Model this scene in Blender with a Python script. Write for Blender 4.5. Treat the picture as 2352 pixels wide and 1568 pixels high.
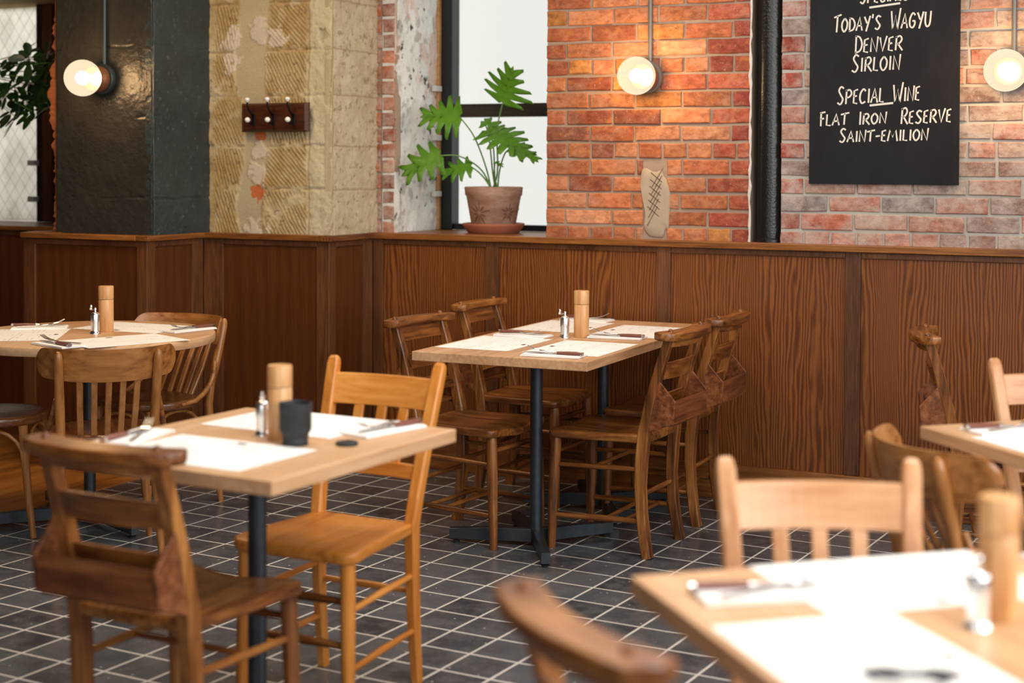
import bpy, math, random
import numpy as np
from mathutils import Vector, Matrix
for o in list(bpy.data.objects): bpy.data.objects.remove(o)
SC = bpy.context.scene
COL = SC.collection
PI = math.pi
# ---------------------------------------------------------------- camera, world, light, exposure
CAM_H = 1.44
F_PX, YAW, PITCH, ROLL, CY = 3524.8, -0.45224, 0.021373, -0.004027, 451.8
fw = np.array([math.sin(YAW)*math.cos(PITCH), math.cos(YAW)*math.cos(PITCH), -math.sin(PITCH)])
rt = np.array([math.cos(YAW), -math.sin(YAW), 0.0]); dn = np.cross(fw, rt)
r2 = math.cos(ROLL)*rt + math.sin(ROLL)*dn
d2 = -math.sin(ROLL)*rt + math.cos(ROLL)*dn
cd = bpy.data.cameras.new('camera'); cam = bpy.data.objects.new('camera', cd); COL.objects.link(cam)
cam.matrix_world = Matrix(((r2[0], -d2[0], -fw[0], 0), (r2[1], -d2[1], -fw[1], 0), (r2[2], -d2[2], -fw[2], CAM_H), (0, 0, 0, 1)))
cd.sensor_fit = 'HORIZONTAL'; cd.sensor_width = 36.0
cd.lens = F_PX*36.0/2352
cd.shift_y = -(784-CY)/2352
cd.clip_start = 0.05; cd.clip_end = 100
cd.dof.use_dof = True; cd.dof.focus_distance = 5.85; cd.dof.aperture_fstop = 1.9
SC.camera = cam

W = bpy.data.worlds.new('world'); SC.world = W; W.use_nodes = True
W.node_tree.nodes['Background'].inputs[0].default_value = (1.0, 0.985, 0.95, 1)
W.node_tree.nodes['Background'].inputs[1].default_value = 0.97

SC.view_settings.view_transform = 'Standard'; SC.view_settings.look = 'None'
SC.view_settings.gamma = 1.0; SC.view_settings.use_curve_mapping = False
SC.view_settings.exposure = 0.0

def area_light(name, loc, target, sx, sy, power, color):
    l = bpy.data.lights.new(name, 'AREA'); l.shape = 'RECTANGLE'; l.size = sx; l.size_y = sy
    l.energy = power; l.color = color
    o = bpy.data.objects.new(name, l); COL.objects.link(o); o.location = loc
    o.rotation_euler = (Vector(target)-Vector(loc)).to_track_quat('-Z', 'Y').to_euler()
    return o
# daylight through the shop windows to the right of and behind the camera
area_light('daylight_right_window', (2.66, 3.6, 1.95), (-2, 3.4, 0.9), 3.4, 1.9, 85, (0.97, 0.99, 1.0))
area_light('daylight_corner_window', (2.66, 0.6, 1.95), (-1, 2.6, 0.8), 1.9, 1.9, 105, (0.97, 0.99, 1.0))
area_light('daylight_front_window', (-0.6, -2.26, 1.95), (-1.6, 4.5, 1.0), 3.6, 1.9, 42, (0.97, 0.99, 1.0))
# overhead fills added to brighten the tabletops, and a warm lamp over the corner
area_light('overhead_fill_front', (-0.1, 2.5, 3.07), (-0.1, 2.5, 0), 1.3, 1.3, 66, (1.0, 0.99, 0.97))
area_light('overhead_fill_middle', (-2.0, 3.1, 3.07), (-2.0, 3.1, 0), 0.9, 0.9, 31, (1.0, 0.98, 0.95))
area_light('overhead_fill_wall', (-2.1, 5.0, 3.07), (-2.1, 5.0, 0), 0.9, 0.9, 26, (1.0, 0.98, 0.95))
area_light('ceiling_lamp_corner', (-4.1, 4.5, 3.07), (-4.1, 4.5, 0), 0.6, 0.6, 30, (1.0, 0.76, 0.48))
# daylight outside the wired window
area_light('daylight_wired_window', (-6.7, 7.9, 2.6), (-6.5, 6.6, 1.7), 1.4, 1.4, 60, (1.0, 1.0, 1.0))
def point_light(name, loc, power, color, radius):
    l = bpy.data.lights.new(name, 'POINT'); l.energy = power; l.color = color; l.shadow_soft_size = radius
    o = bpy.data.objects.new(name, l); COL.objects.link(o); o.location = loc
    return o

# ---------------------------------------------------------------- materials
def srgb(r, g, b):
    f = lambda c: (c/255/12.92) if c/255 <= 0.04045 else ((c/255+0.055)/1.055)**2.4
    return (f(r), f(g), f(b), 1.0)
class NT:
    def __init__(s, name):
        s.m = bpy.data.materials.new(name); s.m.use_nodes = True; s.t = s.m.node_tree
        s.b = s.t.nodes['Principled BSDF']; s.out = s.t.nodes['Material Output']
        s._tc = None
    def n(s, typ, **k):
        nd = s.t.nodes.new(typ)
        for a, v in k.items(): setattr(nd, a, v)
        return nd
    def l(s, a, b): s.t.links.new(a, b)
    def obj(s):
        if s._tc is None: s._tc = s.n('ShaderNodeTexCoord')
        return s._tc.outputs['Object']
    def map(s, vec=None, scale=(1, 1, 1), rot=(0, 0, 0), loc=(0, 0, 0)):
        m = s.n('ShaderNodeMapping'); s.l(vec or s.obj(), m.inputs[0])
        m.inputs['Scale'].default_value = scale; m.inputs['Rotation'].default_value = rot; m.inputs['Location'].default_value = loc
        return m.outputs[0]
    def noise(s, vec, scale, detail=3, rough=0.55, dist=0.0):
        nd = s.n('ShaderNodeTexNoise'); s.l(vec, nd.inputs['Vector'])
        nd.inputs['Scale'].default_value = scale; nd.inputs['Detail'].default_value = detail
        nd.inputs['Roughness'].default_value = rough; nd.inputs['Distortion'].default_value = dist
        return nd.outputs['Fac']
    def ramp(s, fac, stops):
        nd = s.n('ShaderNodeValToRGB'); s.l(fac, nd.inputs[0]); e = nd.color_ramp.elements
        e[0].position, e[0].color = stops[0][0], stops[0][1]
        e[1].position, e[1].color = stops[-1][0], stops[-1][1]
        for p, c in stops[1:-1]:
            x = e.new(p); x.color = c
        return nd.outputs[0]
    def mix(s, fac, a, b, mode='MIX'):
        nd = s.n('ShaderNodeMix', data_type='RGBA', blend_type=mode)
        for sock, v in ((nd.inputs[0], fac), (nd.inputs[6], a), (nd.inputs[7], b)):
            if isinstance(v, (int, float)): sock.default_value = v
            elif isinstance(v, tuple): sock.default_value = v
            else: s.l(v, sock)
        return nd.outputs[2]
    def math(s, op, a, b=None, c=None):
        nd = s.n('ShaderNodeMath', operation=op)
        for i, v in enumerate((a, b, c)):
            if v is None: continue
            if isinstance(v, (int, float)): nd.inputs[i].default_value = v
            else: s.l(v, nd.inputs[i])
        return nd.outputs[0]
    def bump(s, h, strength=0.3, dist=0.01):
        nd = s.n('ShaderNodeBump'); nd.inputs['Strength'].default_value = strength; nd.inputs['Distance'].default_value = dist
        s.l(h, nd.inputs['Height']); s.l(nd.outputs[0], s.b.inputs['Normal'])
    def col(s, c):
        if isinstance(c, tuple): s.b.inputs['Base Color'].default_value = c
        else: s.l(c, s.b.inputs['Base Color'])
    def set(s, rough=None, metal=None, spec=None, coat=None):
        for k, v in (('Roughness', rough), ('Metallic', metal), ('Specular IOR Level', spec), ('Coat Weight', coat)):
            if v is None: continue
            if isinstance(v, (int, float)): s.b.inputs[k].default_value = v
            else: s.l(v, s.b.inputs[k])

def plain(name, c, rough=0.5, metal=0.0, spec=0.5, coat=0.0, var=0.0, vs=30):
    t = NT(name); t.set(rough, metal, spec, coat)
    if var:
        f = t.noise(t.obj(), vs, 4)
        t.col(t.mix(f, tuple(x*(1-var) for x in c[:3])+(1,), tuple(min(1, x*(1+var)) for x in c[:3])+(1,)))
    else: t.col(c)
    return t.m

def wood(name, dark, mid, light, axis=2, fine=90, broad=9, rough=0.4, wear=0.0, wearcol=None, coat=0.0, spec=0.5, bump=0.12):
    """grain running along one axis of the object"""
    t = NT(name)
    info = t.n('ShaderNodeObjectInfo')
    off = t.n('ShaderNodeVectorMath', operation='SCALE'); off.inputs[0].default_value = (7.1, 5.3, 3.7)
    t.l(info.outputs['Random'], off.inputs['Scale'])
    ad = t.n('ShaderNodeVectorMath', operation='ADD'); t.l(t.obj(), ad.inputs[0]); t.l(off.outputs[0], ad.inputs[1])
    v = ad.outputs[0]
    sc = [1.0, 1.0, 1.0]; sc[axis] = 0.06
    g1 = t.noise(t.map(v, tuple(sc)), fine, 4, 0.6)
    sc[axis] = 0.16
    g2 = t.noise(t.map(v, tuple(sc)), broad, 3, 0.55, 0.6)
    f = t.math('ADD', t.math('MULTIPLY', g1, 0.5), t.math('MULTIPLY', g2, 0.5))
    c = t.ramp(f, [(0.34, dark), (0.5, mid), (0.66, light)])
    if wear:
        w = t.noise(v, 14, 5, 0.7)
        c = t.mix(t.math('MULTIPLY', t.ramp(w, [(0.52, (0, 0, 0, 1)), (0.68, (1, 1, 1, 1))]), wear), c, wearcol)
    t.col(c); t.set(t.math('MULTIPLY_ADD', g1, 0.25, rough-0.12), 0, spec, coat)
    t.bump(g1, bump, 0.002)
    return t.m

def oak_panel(name, dark, mid, light, freq=34, amp=0.32, streak=0.5, rough=0.42, center=None):
    """veneer with tall cathedral figure"""
    t = NT(name)
    info = t.n('ShaderNodeObjectInfo')
    off = t.n('ShaderNodeVectorMath', operation='SCALE'); off.inputs[0].default_value = (3.1, 1.3, 5.7)
    t.l(info.outputs['Random'], off.inputs['Scale'])
    ad = t.n('ShaderNodeVectorMath', operation='ADD'); t.l(t.obj(), ad.inputs[0]); t.l(off.outputs[0], ad.inputs[1])
    v = ad.outputs[0]
    d = t.noise(t.map(v, (2.0, 2.0, 0.15)), 2.1, 1.5, 0.45)
    d2 = t.noise(t.map(v, (6, 6, 0.9)), 4.0, 2, 0.5)
    sx = t.n('ShaderNodeSeparateXYZ'); t.l(v, sx.inputs[0])
    x = t.math('ADD', sx.outputs[0], sx.outputs[1])
    x = t.math('MULTIPLY_ADD', d, amp*4, x)
    x = t.math('MULTIPLY_ADD', d2, 0.035, x)
    s = t.math('SINE', t.math('MULTIPLY', x, freq*2*PI))
    s = t.math('MULTIPLY_ADD', s, 0.5, 0.5)
    g = t.noise(t.map(v, (1, 1, 0.035)), 150, 3, 0.6)
    big = t.noise(t.map(v, (1, 1, 0.3)), 3.0, 2, 0.5)
    f = t.math('ADD', t.math('MULTIPLY', s, streak), t.math('MULTIPLY', g, 1-streak))
    c = t.ramp(f, [(0.10, dark), (0.42, mid), (0.85, light)])
    c = t.mix(t.math('MULTIPLY', big, 0.5), c, mid)
    t.col(c); t.set(rough, 0, 0.45)
    t.bump(f, 0.10, 0.002)
    return t.m

def attr_mat(name, rough=0.8, noise_scale=60, noise_amt=0.25, bump=0.4, bd=0.004, spec=0.3, extra=None):
    t = NT(name)
    a = t.n('ShaderNodeAttribute'); a.attribute_name = 'tint'
    nz = t.noise(t.obj(), noise_scale, 5, 0.65)
    f = t.math('MULTIPLY_ADD', nz, noise_amt*2, 1-noise_amt)
    c = t.mix(1.0, a.outputs['Color'], t.ramp(f, [(0.0, (0, 0, 0, 1)), (1.0, (1, 1, 1, 1))]) if False else f, 'MULTIPLY')
    if extra: c = extra(t, c)
    t.col(c); t.set(rough, 0, spec)
    t.bump(nz, bump, bd)
    return t.m

MAT = {}
MAT['chapel'] = wood('antique_elm', srgb(46, 22, 8), srgb(126, 72, 30), srgb(178, 116, 56), 1, 60, 8, 0.31, 0.35, srgb(60, 32, 18), spec=0.5)
MAT['chapel_v'] = wood('antique_elm_upright', srgb(48, 24, 9), srgb(132, 78, 34), srgb(184, 124, 64), 2, 60, 8, 0.31, 0.35, srgb(62, 34, 18))
MAT['chapel_x'] = wood('antique_elm_across', srgb(44, 22, 8), srgb(126, 72, 30), srgb(180, 118, 58), 0, 60, 8, 0.31, 0.35, srgb(56, 30, 16))
MAT['chapel_d'] = wood('antique_elm_box', srgb(54, 26, 12), srgb(122, 68, 36), srgb(160, 100, 58), 0, 60, 8, 0.34, 0.5, srgb(66, 44, 30))
MAT['ochre'] = wood('honey_beech', srgb(168, 92, 30), srgb(208, 130, 52), srgb(226, 152, 72), 1, 50, 6, 0.38, 0.15, srgb(150, 80, 30))
MAT['ochre_v'] = wood('honey_beech_upright', srgb(176, 98, 32), srgb(212, 134, 54), srgb(230, 158, 78), 2, 50, 6, 0.38, 0.12, srgb(150, 80, 30))
MAT['ochre_x'] = wood('honey_beech_across', srgb(172, 96, 32), srgb(210, 132, 54), srgb(228, 156, 76), 0, 50, 6, 0.38, 0.12, srgb(150, 80, 30))
MAT['overlit_v'] = wood('overlit_beech_upright', srgb(172, 108, 62), srgb(204, 148, 102), srgb(220, 168, 124), 2, 50, 6, 0.34, 0.1, srgb(180, 116, 64))  # honey beech washed lighter: overexposure put into the colour, upright and across
MAT['overlit_x'] = wood('overlit_beech_across', srgb(172, 108, 62), srgb(204, 148, 102), srgb(222, 170, 126), 0, 50, 6, 0.34, 0.1, srgb(180, 116, 64))
MAT['bent'] = wood('bentwood_brown', srgb(110, 64, 26), srgb(164, 106, 54), srgb(190, 132, 74), 0, 40, 7, 0.3, 0.2, srgb(118, 70, 34), coat=0.15)
MAT['bent_v'] = wood('bentwood_brown_upright', srgb(110, 64, 26), srgb(164, 106, 54), srgb(190, 132, 74), 2, 40, 7, 0.3, 0.15, srgb(118, 70, 34), coat=0.15)
MAT['bent_d'] = wood('bentwood_seat', srgb(66, 36, 16), srgb(104, 60, 28), srgb(132, 82, 42), 1, 40, 7, 0.28, 0.2, srgb(80, 46, 22), coat=0.2)
MAT['oak_top'] = wood('oiled_oak_top', srgb(174, 128, 88), srgb(202, 156, 114), srgb(216, 174, 134), 1, 70, 5, 0.42, 0.0, spec=0.4, bump=0.05)
MAT['oak_end'] = wood('oiled_oak_edge', srgb(160, 108, 62), srgb(192, 142, 92), srgb(210, 164, 114), 0, 70, 5, 0.45, 0.0, bump=0.05)
MAT['mill'] = wood('mill_wood', srgb(176, 118, 70), srgb(210, 156, 102), srgb(226, 178, 126), 2, 60, 30, 0.36)
MAT['oak'] = oak_panel('dark_oak_panel', srgb(50, 22, 6), srgb(110, 58, 21), srgb(156, 94, 40), 74, 0.075, 0.5)
MAT['oak_soft'] = oak_panel('dark_oak_plain_panel', srgb(56, 26, 7), srgb(84, 42, 13), srgb(110, 60, 21), 14, 0.05, 0.15)
MAT['oak_rail'] = wood('dark_oak_cap', srgb(78, 42, 16), srgb(132, 78, 34), srgb(166, 106, 50), 0, 110, 6, 0.38)
MAT['oak_stile'] = wood('dark_oak_stile', srgb(62, 34, 16), srgb(96, 56, 28), srgb(120, 74, 42), 2, 130, 6, 0.42)
MAT['black_metal'] = plain('blackened_steel', srgb(72, 78, 84), 0.36, 0.75, 0.5, var=0.3, vs=40)
MAT['chrome'] = plain('chrome', (0.93, 0.93, 0.94, 1), 0.24, 1.0)
MAT['steel'] = plain('brushed_steel', (0.62, 0.60, 0.60, 1), 0.25, 1.0)
MAT['handle'] = plain('knife_handle_wood', srgb(120, 70, 56), 0.4, var=0.3, vs=120)
MAT['napkin'] = plain('white_paper', srgb(246, 242, 236), 0.8, var=0.02)
MAT['rubber'] = plain('black_rubber', srgb(38, 42, 46), 0.6, var=0.2)
MAT['cap_black'] = plain('black_plastic', srgb(18, 19, 21), 0.5)
MAT['lensglass'] = plain('lens_glass', (0.01, 0.015, 0.02, 1), 0.05, 0.0, 0.8, coat=1.0)
MAT['terracotta'] = plain('terracotta', srgb(176, 104, 76), 0.75, var=0.12, vs=12)
def potmat():
    t = NT('weathered_terracotta')
    a = t.noise(t.map(None, (1, 1, 2.0)), 9, 5, 0.65)
    t.col(t.ramp(a, [(0.3, srgb(142, 104, 84)), (0.5, srgb(174, 132, 110)), (0.7, srgb(194, 162, 144))])); t.set(0.85, 0, 0.2)
    t.bump(t.noise(t.obj(), 90, 3), 0.2, 0.002); return t.m
MAT['pot'] = potmat()
MAT['potcut'] = plain('pot_carving', srgb(108, 66, 46), 0.9)
MAT['soil'] = plain('soil', srgb(50, 36, 26), 0.95, var=0.4, vs=120)
def leafmat(name, a, b, trans=0.35):
    t = NT(name)
    f = t.noise(t.obj(), 18, 4)
    c = t.mix(f, a, b); t.col(c); t.set(0.35, 0, 0.5)
    tr = t.n('ShaderNodeBsdfTranslucent'); t.l(c, tr.inputs[0])
    mx = t.n('ShaderNodeMixShader'); mx.inputs[0].default_value = trans
    t.l(t.b.outputs[0], mx.inputs[1]); t.l(tr.outputs[0], mx.inputs[2]); t.l(mx.outputs[0], t.out.inputs[0]); return t.m
MAT['leaf'] = leafmat('philodendron_leaf', srgb(92, 150, 40), srgb(152, 204, 72), 0.6)
MAT['leaf_dark'] = leafmat('umbrella_plant_leaf', srgb(22, 44, 18), srgb(44, 76, 30), 0.2)
MAT['stem'] = plain('leaf_stalk', srgb(96, 134, 62), 0.45, var=0.2)
MAT['porcelain'] = plain('white_porcelain', srgb(236, 230, 220), 0.18, coat=0.5)
MAT['rack'] = wood('stained_rack_board', srgb(38, 16, 8), srgb(66, 30, 12), srgb(84, 42, 18), 0, 80, 10, 0.35)
MAT['iron'] = plain('dark_iron_hook', srgb(34, 30, 28), 0.35, 0.7)
def boardmat():
    t = NT('chalkboard_paint')
    a = t.noise(t.map(None, (1, 1, 0.5), (0, 0.5, 0)), 5, 5, 0.7)
    t.col(t.ramp(a, [(0.35, srgb(25, 23, 25)), (0.75, srgb(38, 36, 39))])); t.set(0.6, 0, 0.22); return t.m
MAT['board'] = boardmat()
MAT['chalk'] = plain('white_chalk_pen', srgb(226, 220, 206), 0.9)
MAT['pipe'] = (lambda t: (t.col(srgb(20, 19, 20)), t.set(0.28, 0, 0.6), t.bump(t.noise(t.obj(), 120, 3), 0.5, 0.003), t.m)[-1])(NT('gloss_black_paint'))
MAT['chase'] = plain('black_painted_recess', srgb(22, 22, 26), 0.6, var=0.3)
MAT['conduit'] = plain('grey_conduit', srgb(120, 116, 110), 0.35, 0.3)
MAT['conduit_dark'] = plain('dark_conduit', srgb(60, 66, 66), 0.35, 0.4)
MAT['copper'] = plain('copper_gallery', srgb(150, 100, 70), 0.35, 0.6)
MAT['window_steel'] = plain('black_window_steel', srgb(30, 36, 38), 0.4, 0.2)
MAT['window_wood'] = wood('black_stained_transom', srgb(22, 17, 14), srgb(36, 28, 24), srgb(52, 40, 32), 0, 60, 8, 0.4)
MAT['clip'] = plain('white_plastic_clip', srgb(214, 212, 206), 0.4)
def panemat():
    t = NT('frosted_pane')
    tr = t.n('ShaderNodeBsdfTransparent'); tr.inputs[0].default_value = (0.97, 0.98, 0.97, 1)
    gl = t.n('ShaderNodeBsdfGlossy'); gl.inputs['Roughness'].default_value = 0.15; gl.inputs[0].default_value = (1, 1, 1, 1)
    mx = t.n('ShaderNodeMixShader'); mx.inputs[0].default_value = 0.04
    t.l(tr.outputs[0], mx.inputs[1]); t.l(gl.outputs[0], mx.inputs[2]); t.l(mx.outputs[0], t.out.inputs[0]); return t.m
MAT['pane'] = panemat()
def wiremat():
    t = NT('georgian_wired_glass')
    dirt = t.noise(t.map(None, (1, 1, 0.7)), 5, 5, 0.65)
    sx = t.n('ShaderNodeSeparateXYZ'); t.l(t.obj(), sx.inputs[0])
    def lines(sgn):
        u = t.math('MULTIPLY_ADD', sx.outputs[0], 1.35*sgn, sx.outputs[2])
        w = t.math('ABSOLUTE', t.math('SUBTRACT', t.math('FRACT', t.math('MULTIPLY', u, 10.0)), 0.5))
        return t.math('LESS_THAN', w, 0.026)
    ln = t.math('MAXIMUM', lines(1), lines(-1))
    c = t.ramp(dirt, [(0.25, srgb(186, 182, 172)), (0.55, srgb(220, 218, 210)), (0.8, srgb(234, 234, 228))])
    c = t.mix(t.math('MULTIPLY', ln, 0.5), c, srgb(112, 104, 96))
    df = t.n('ShaderNodeBsdfDiffuse'); t.l(c, df.inputs[0])
    tl = t.n('ShaderNodeBsdfTranslucent'); t.l(c, tl.inputs[0])
    m2 = t.n('ShaderNodeMixShader'); m2.inputs[0].default_value = 0.75; t.l(df.outputs[0], m2.inputs[1]); t.l(tl.outputs[0], m2.inputs[2])
    t.l(m2.outputs[0], t.out.inputs[0]); return t.m
MAT['wireglass'] = wiremat()
def glow(name, c, s, mixt=0.0):
    t = NT(name)
    e = t.n('ShaderNodeEmission'); e.inputs[0].default_value = c; e.inputs[1].default_value = s
    if mixt:
        tr = t.n('ShaderNodeBsdfTransparent'); mx = t.n('ShaderNodeMixShader'); mx.inputs[0].default_value = mixt
        t.l(tr.outputs[0], mx.inputs[1]); t.l(e.outputs[0], mx.inputs[2]); t.l(mx.outputs[0], t.out.inputs[0])
    else: t.l(e.outputs[0], t.out.inputs[0])
    return t.m
MAT['globe'] = glow('lit_glass_globe', (1.0, 0.80, 0.54, 1), 1.35, 0.5)
MAT['bulb'] = glow('lit_bulb', (1.0, 0.60, 0.27, 1), 260.0)
def menumat():
    t = NT('printed_menu_paper')
    sx = t.n('ShaderNodeSeparateXYZ'); t.l(t.obj(), sx.inputs[0])
    row = t.math('FRACT', t.math('MULTIPLY', sx.outputs[1], 62.0))
    inrow = t.math('LESS_THAN', row, 0.34)
    v = t.map(None, (120, 62, 1)); vs = t.n('ShaderNodeVectorMath', operation='FLOOR'); t.l(v, vs.inputs[0])
    wn = t.n('ShaderNodeTexWhiteNoise', noise_dimensions='2D'); t.l(vs.outputs[0], wn.inputs['Vector'])
    blk = t.noise(t.map(None, (7, 16, 1)), 1.0, 1)
    on = t.math('MULTIPLY', inrow, t.math('MULTIPLY', t.math('GREATER_THAN', wn.outputs['Value'], 0.35), t.math('GREATER_THAN', blk, 0.55)))
    t.col(t.mix(t.math('MULTIPLY', on, 0.35), srgb(244, 240, 232), srgb(110, 96, 92))); t.set(0.75, 0, 0.25); return t.m
MAT['menu'] = menumat()
MAT['menu_ink'] = plain('dark_red_ink', srgb(84, 30, 34), 0.7)
MAT['darkitem'] = plain('dark_glossy_plastic', srgb(32, 42, 58), 0.2, coat=0.6)
def floormat():
    t = NT('slate_floor_tiles')
    P = 0.163136
    v = t.map(None, (1, 1, 1), (0, 0, 0))
    br = t.n('ShaderNodeTexBrick'); br.offset = 0.0; br.squash = 1.0
    t.l(v, br.inputs['Vector'])
    br.inputs['Color1'].default_value = (0, 0, 0, 1); br.inputs['Color2'].default_value = (1, 1, 1, 1); br.inputs['Mortar'].default_value = (0.5, 0.5, 0.5, 1)
    br.inputs['Scale'].default_value = 1.0; br.inputs['Brick Width'].default_value = P; br.inputs['Row Height'].default_value = P
    br.inputs['Mortar Size'].default_value = 0.0044; br.inputs['Mortar Smooth'].default_value = 0.15; br.inputs['Bias'].default_value = 0.0
    cl = t.noise(t.obj(), 9, 5, 0.7)
    vo = t.n('ShaderNodeTexVoronoi'); vo.inputs['Scale'].default_value = 16; t.l(t.obj(), vo.inputs['Vector'])
    spk = t.math('LESS_THAN', vo.outputs['Distance'], 0.062)
    fine = t.noise(t.obj(), 38, 5, 0.75)
    tile = t.mix(br.outputs['Color'], srgb(56, 59, 64), srgb(90, 93, 97))
    tile = t.mix(t.ramp(cl, [(0.42, (0, 0, 0, 1)), (0.75, (1, 1, 1, 1))]), tile, srgb(104, 104, 104))
    tile = t.mix(t.math('MULTIPLY', t.ramp(fine, [(0.55, (0, 0, 0, 1)), (0.75, (1, 1, 1, 1))]), 0.5), tile, srgb(122, 120, 118))
    tile = t.mix(t.math('MULTIPLY', spk, 0.75), tile, srgb(205, 200, 194))
    gr = t.mix(t.noise(t.obj(), 40, 3), srgb(196, 186, 176), srgb(226, 218, 208))
    t.col(t.mix(br.outputs['Fac'], tile, gr))
    t.set(t.math('MULTIPLY_ADD', cl, 0.35, t.math('MULTIPLY_ADD', br.outputs['Fac'], 0.45, 0.06)), 0, 0.5)
    h = t.math('SUBTRACT', t.math('MULTIPLY', cl, 0.25), br.outputs['Fac'])
    t.bump(h, 0.35, 0.003); return t.m
MAT['floor'] = floormat()
MAT['plank'] = wood('oak_floorboards', srgb(120, 72, 28), srgb(176, 112, 50), srgb(200, 136, 66), 1, 60, 6, 0.35)
MAT['ceiling'] = plain('ceiling_paint', srgb(112, 106, 98), 0.9)
MAT['room_wall'] = plain('painted_wall', srgb(74, 64, 56), 0.9, var=0.1, vs=3)
MAT['mortar_warm'] = plain('warm_mortar', srgb(166, 142, 120), 0.95, var=0.15, vs=50)
MAT['mortar_pale'] = plain('pale_mortar', srgb(182, 174, 162), 0.95, var=0.12, vs=50)
def brick_extra(pale):
    def fn(t, c):
        v2 = t.noise(t.map(None, (1, 1, 1.6), (0, 0, 0), (1, 2, 5)), 22, 4, 0.65)
        c = t.mix(t.ramp(v2, [(0.36, (1, 1, 1, 1)), (0.62, (0, 0, 0, 1))]), c, t.mix(1.0, c, (0.62, 0.50, 0.42, 1), 'MULTIPLY'))
        hot = t.noise(t.map(None, (1, 1, 1.4), (0, 0, 0), (9, 4, 1)), 16, 4, 0.6)
        c = t.mix(t.math('MULTIPLY', t.ramp(hot, [(0.54, (0, 0, 0, 1)), (0.70, (1, 1, 1, 1))]), 0.15 if pale else 0.5), c, srgb(206, 128, 62))
        w = t.noise(t.obj(), 8, 7, 0.74)
        wash = t.ramp(w, [(0.40 if pale else 0.50, (0, 0, 0, 1)), (0.62 if pale else 0.70, (1, 1, 1, 1))])
        c = t.mix(t.math('MULTIPLY', wash, 0.72 if pale else 0.45), c, srgb(198, 182, 168) if pale else srgb(190, 156, 130))
        dk = t.noise(t.map(None, (1, 1, 2.2), (0, 0, 0), (3, 7, 2)), 12, 6, 0.72)
        c = t.mix(t.math('MULTIPLY', t.ramp(dk, [(0.55, (0, 0, 0, 1)), (0.70, (1, 1, 1, 1))]), 0.6), c, srgb(92, 76, 70) if pale else srgb(104, 58, 36))
        sp = t.noise(t.obj(), 130, 2, 0.5)
        return t.mix(t.math('MULTIPLY', t.ramp(sp, [(0.68, (0, 0, 0, 1)), (0.74, (1, 1, 1, 1))]), 0.45), c, srgb(214, 196, 180))
    return fn
MAT['brick'] = attr_mat('orange_brick', 0.82, 70, 0.2, 0.5, 0.004, extra=brick_extra(False))
MAT['brick_pale'] = attr_mat('washed_brick', 0.85, 70, 0.18, 0.5, 0.004, extra=brick_extra(True))
MAT['stone'] = attr_mat('sandstone', 0.9, 90, 0.18, 0.45, 0.004)
MAT['plaster'] = attr_mat('flaking_limewash', 0.9, 70, 0.14, 0.5, 0.004)
MAT['dark_paint'] = attr_mat('dark_gloss_masonry_paint', 0.29, 42, 0.3, 0.6, 0.008, spec=0.5)
MAT['patch'] = plain('patch_render', srgb(178, 158, 134), 0.95, var=0.12, vs=25)
MAT['scratch'] = plain('scored_lines', srgb(104, 78, 56), 0.95)
MAT['white_edge'] = plain('white_sealant', srgb(216, 208, 200), 0.8, var=0.15, vs=60)
MAT['orange_edge'] = plain('bare_orange_brick', srgb(140, 80, 48), 0.9, var=0.35, vs=25)
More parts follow.
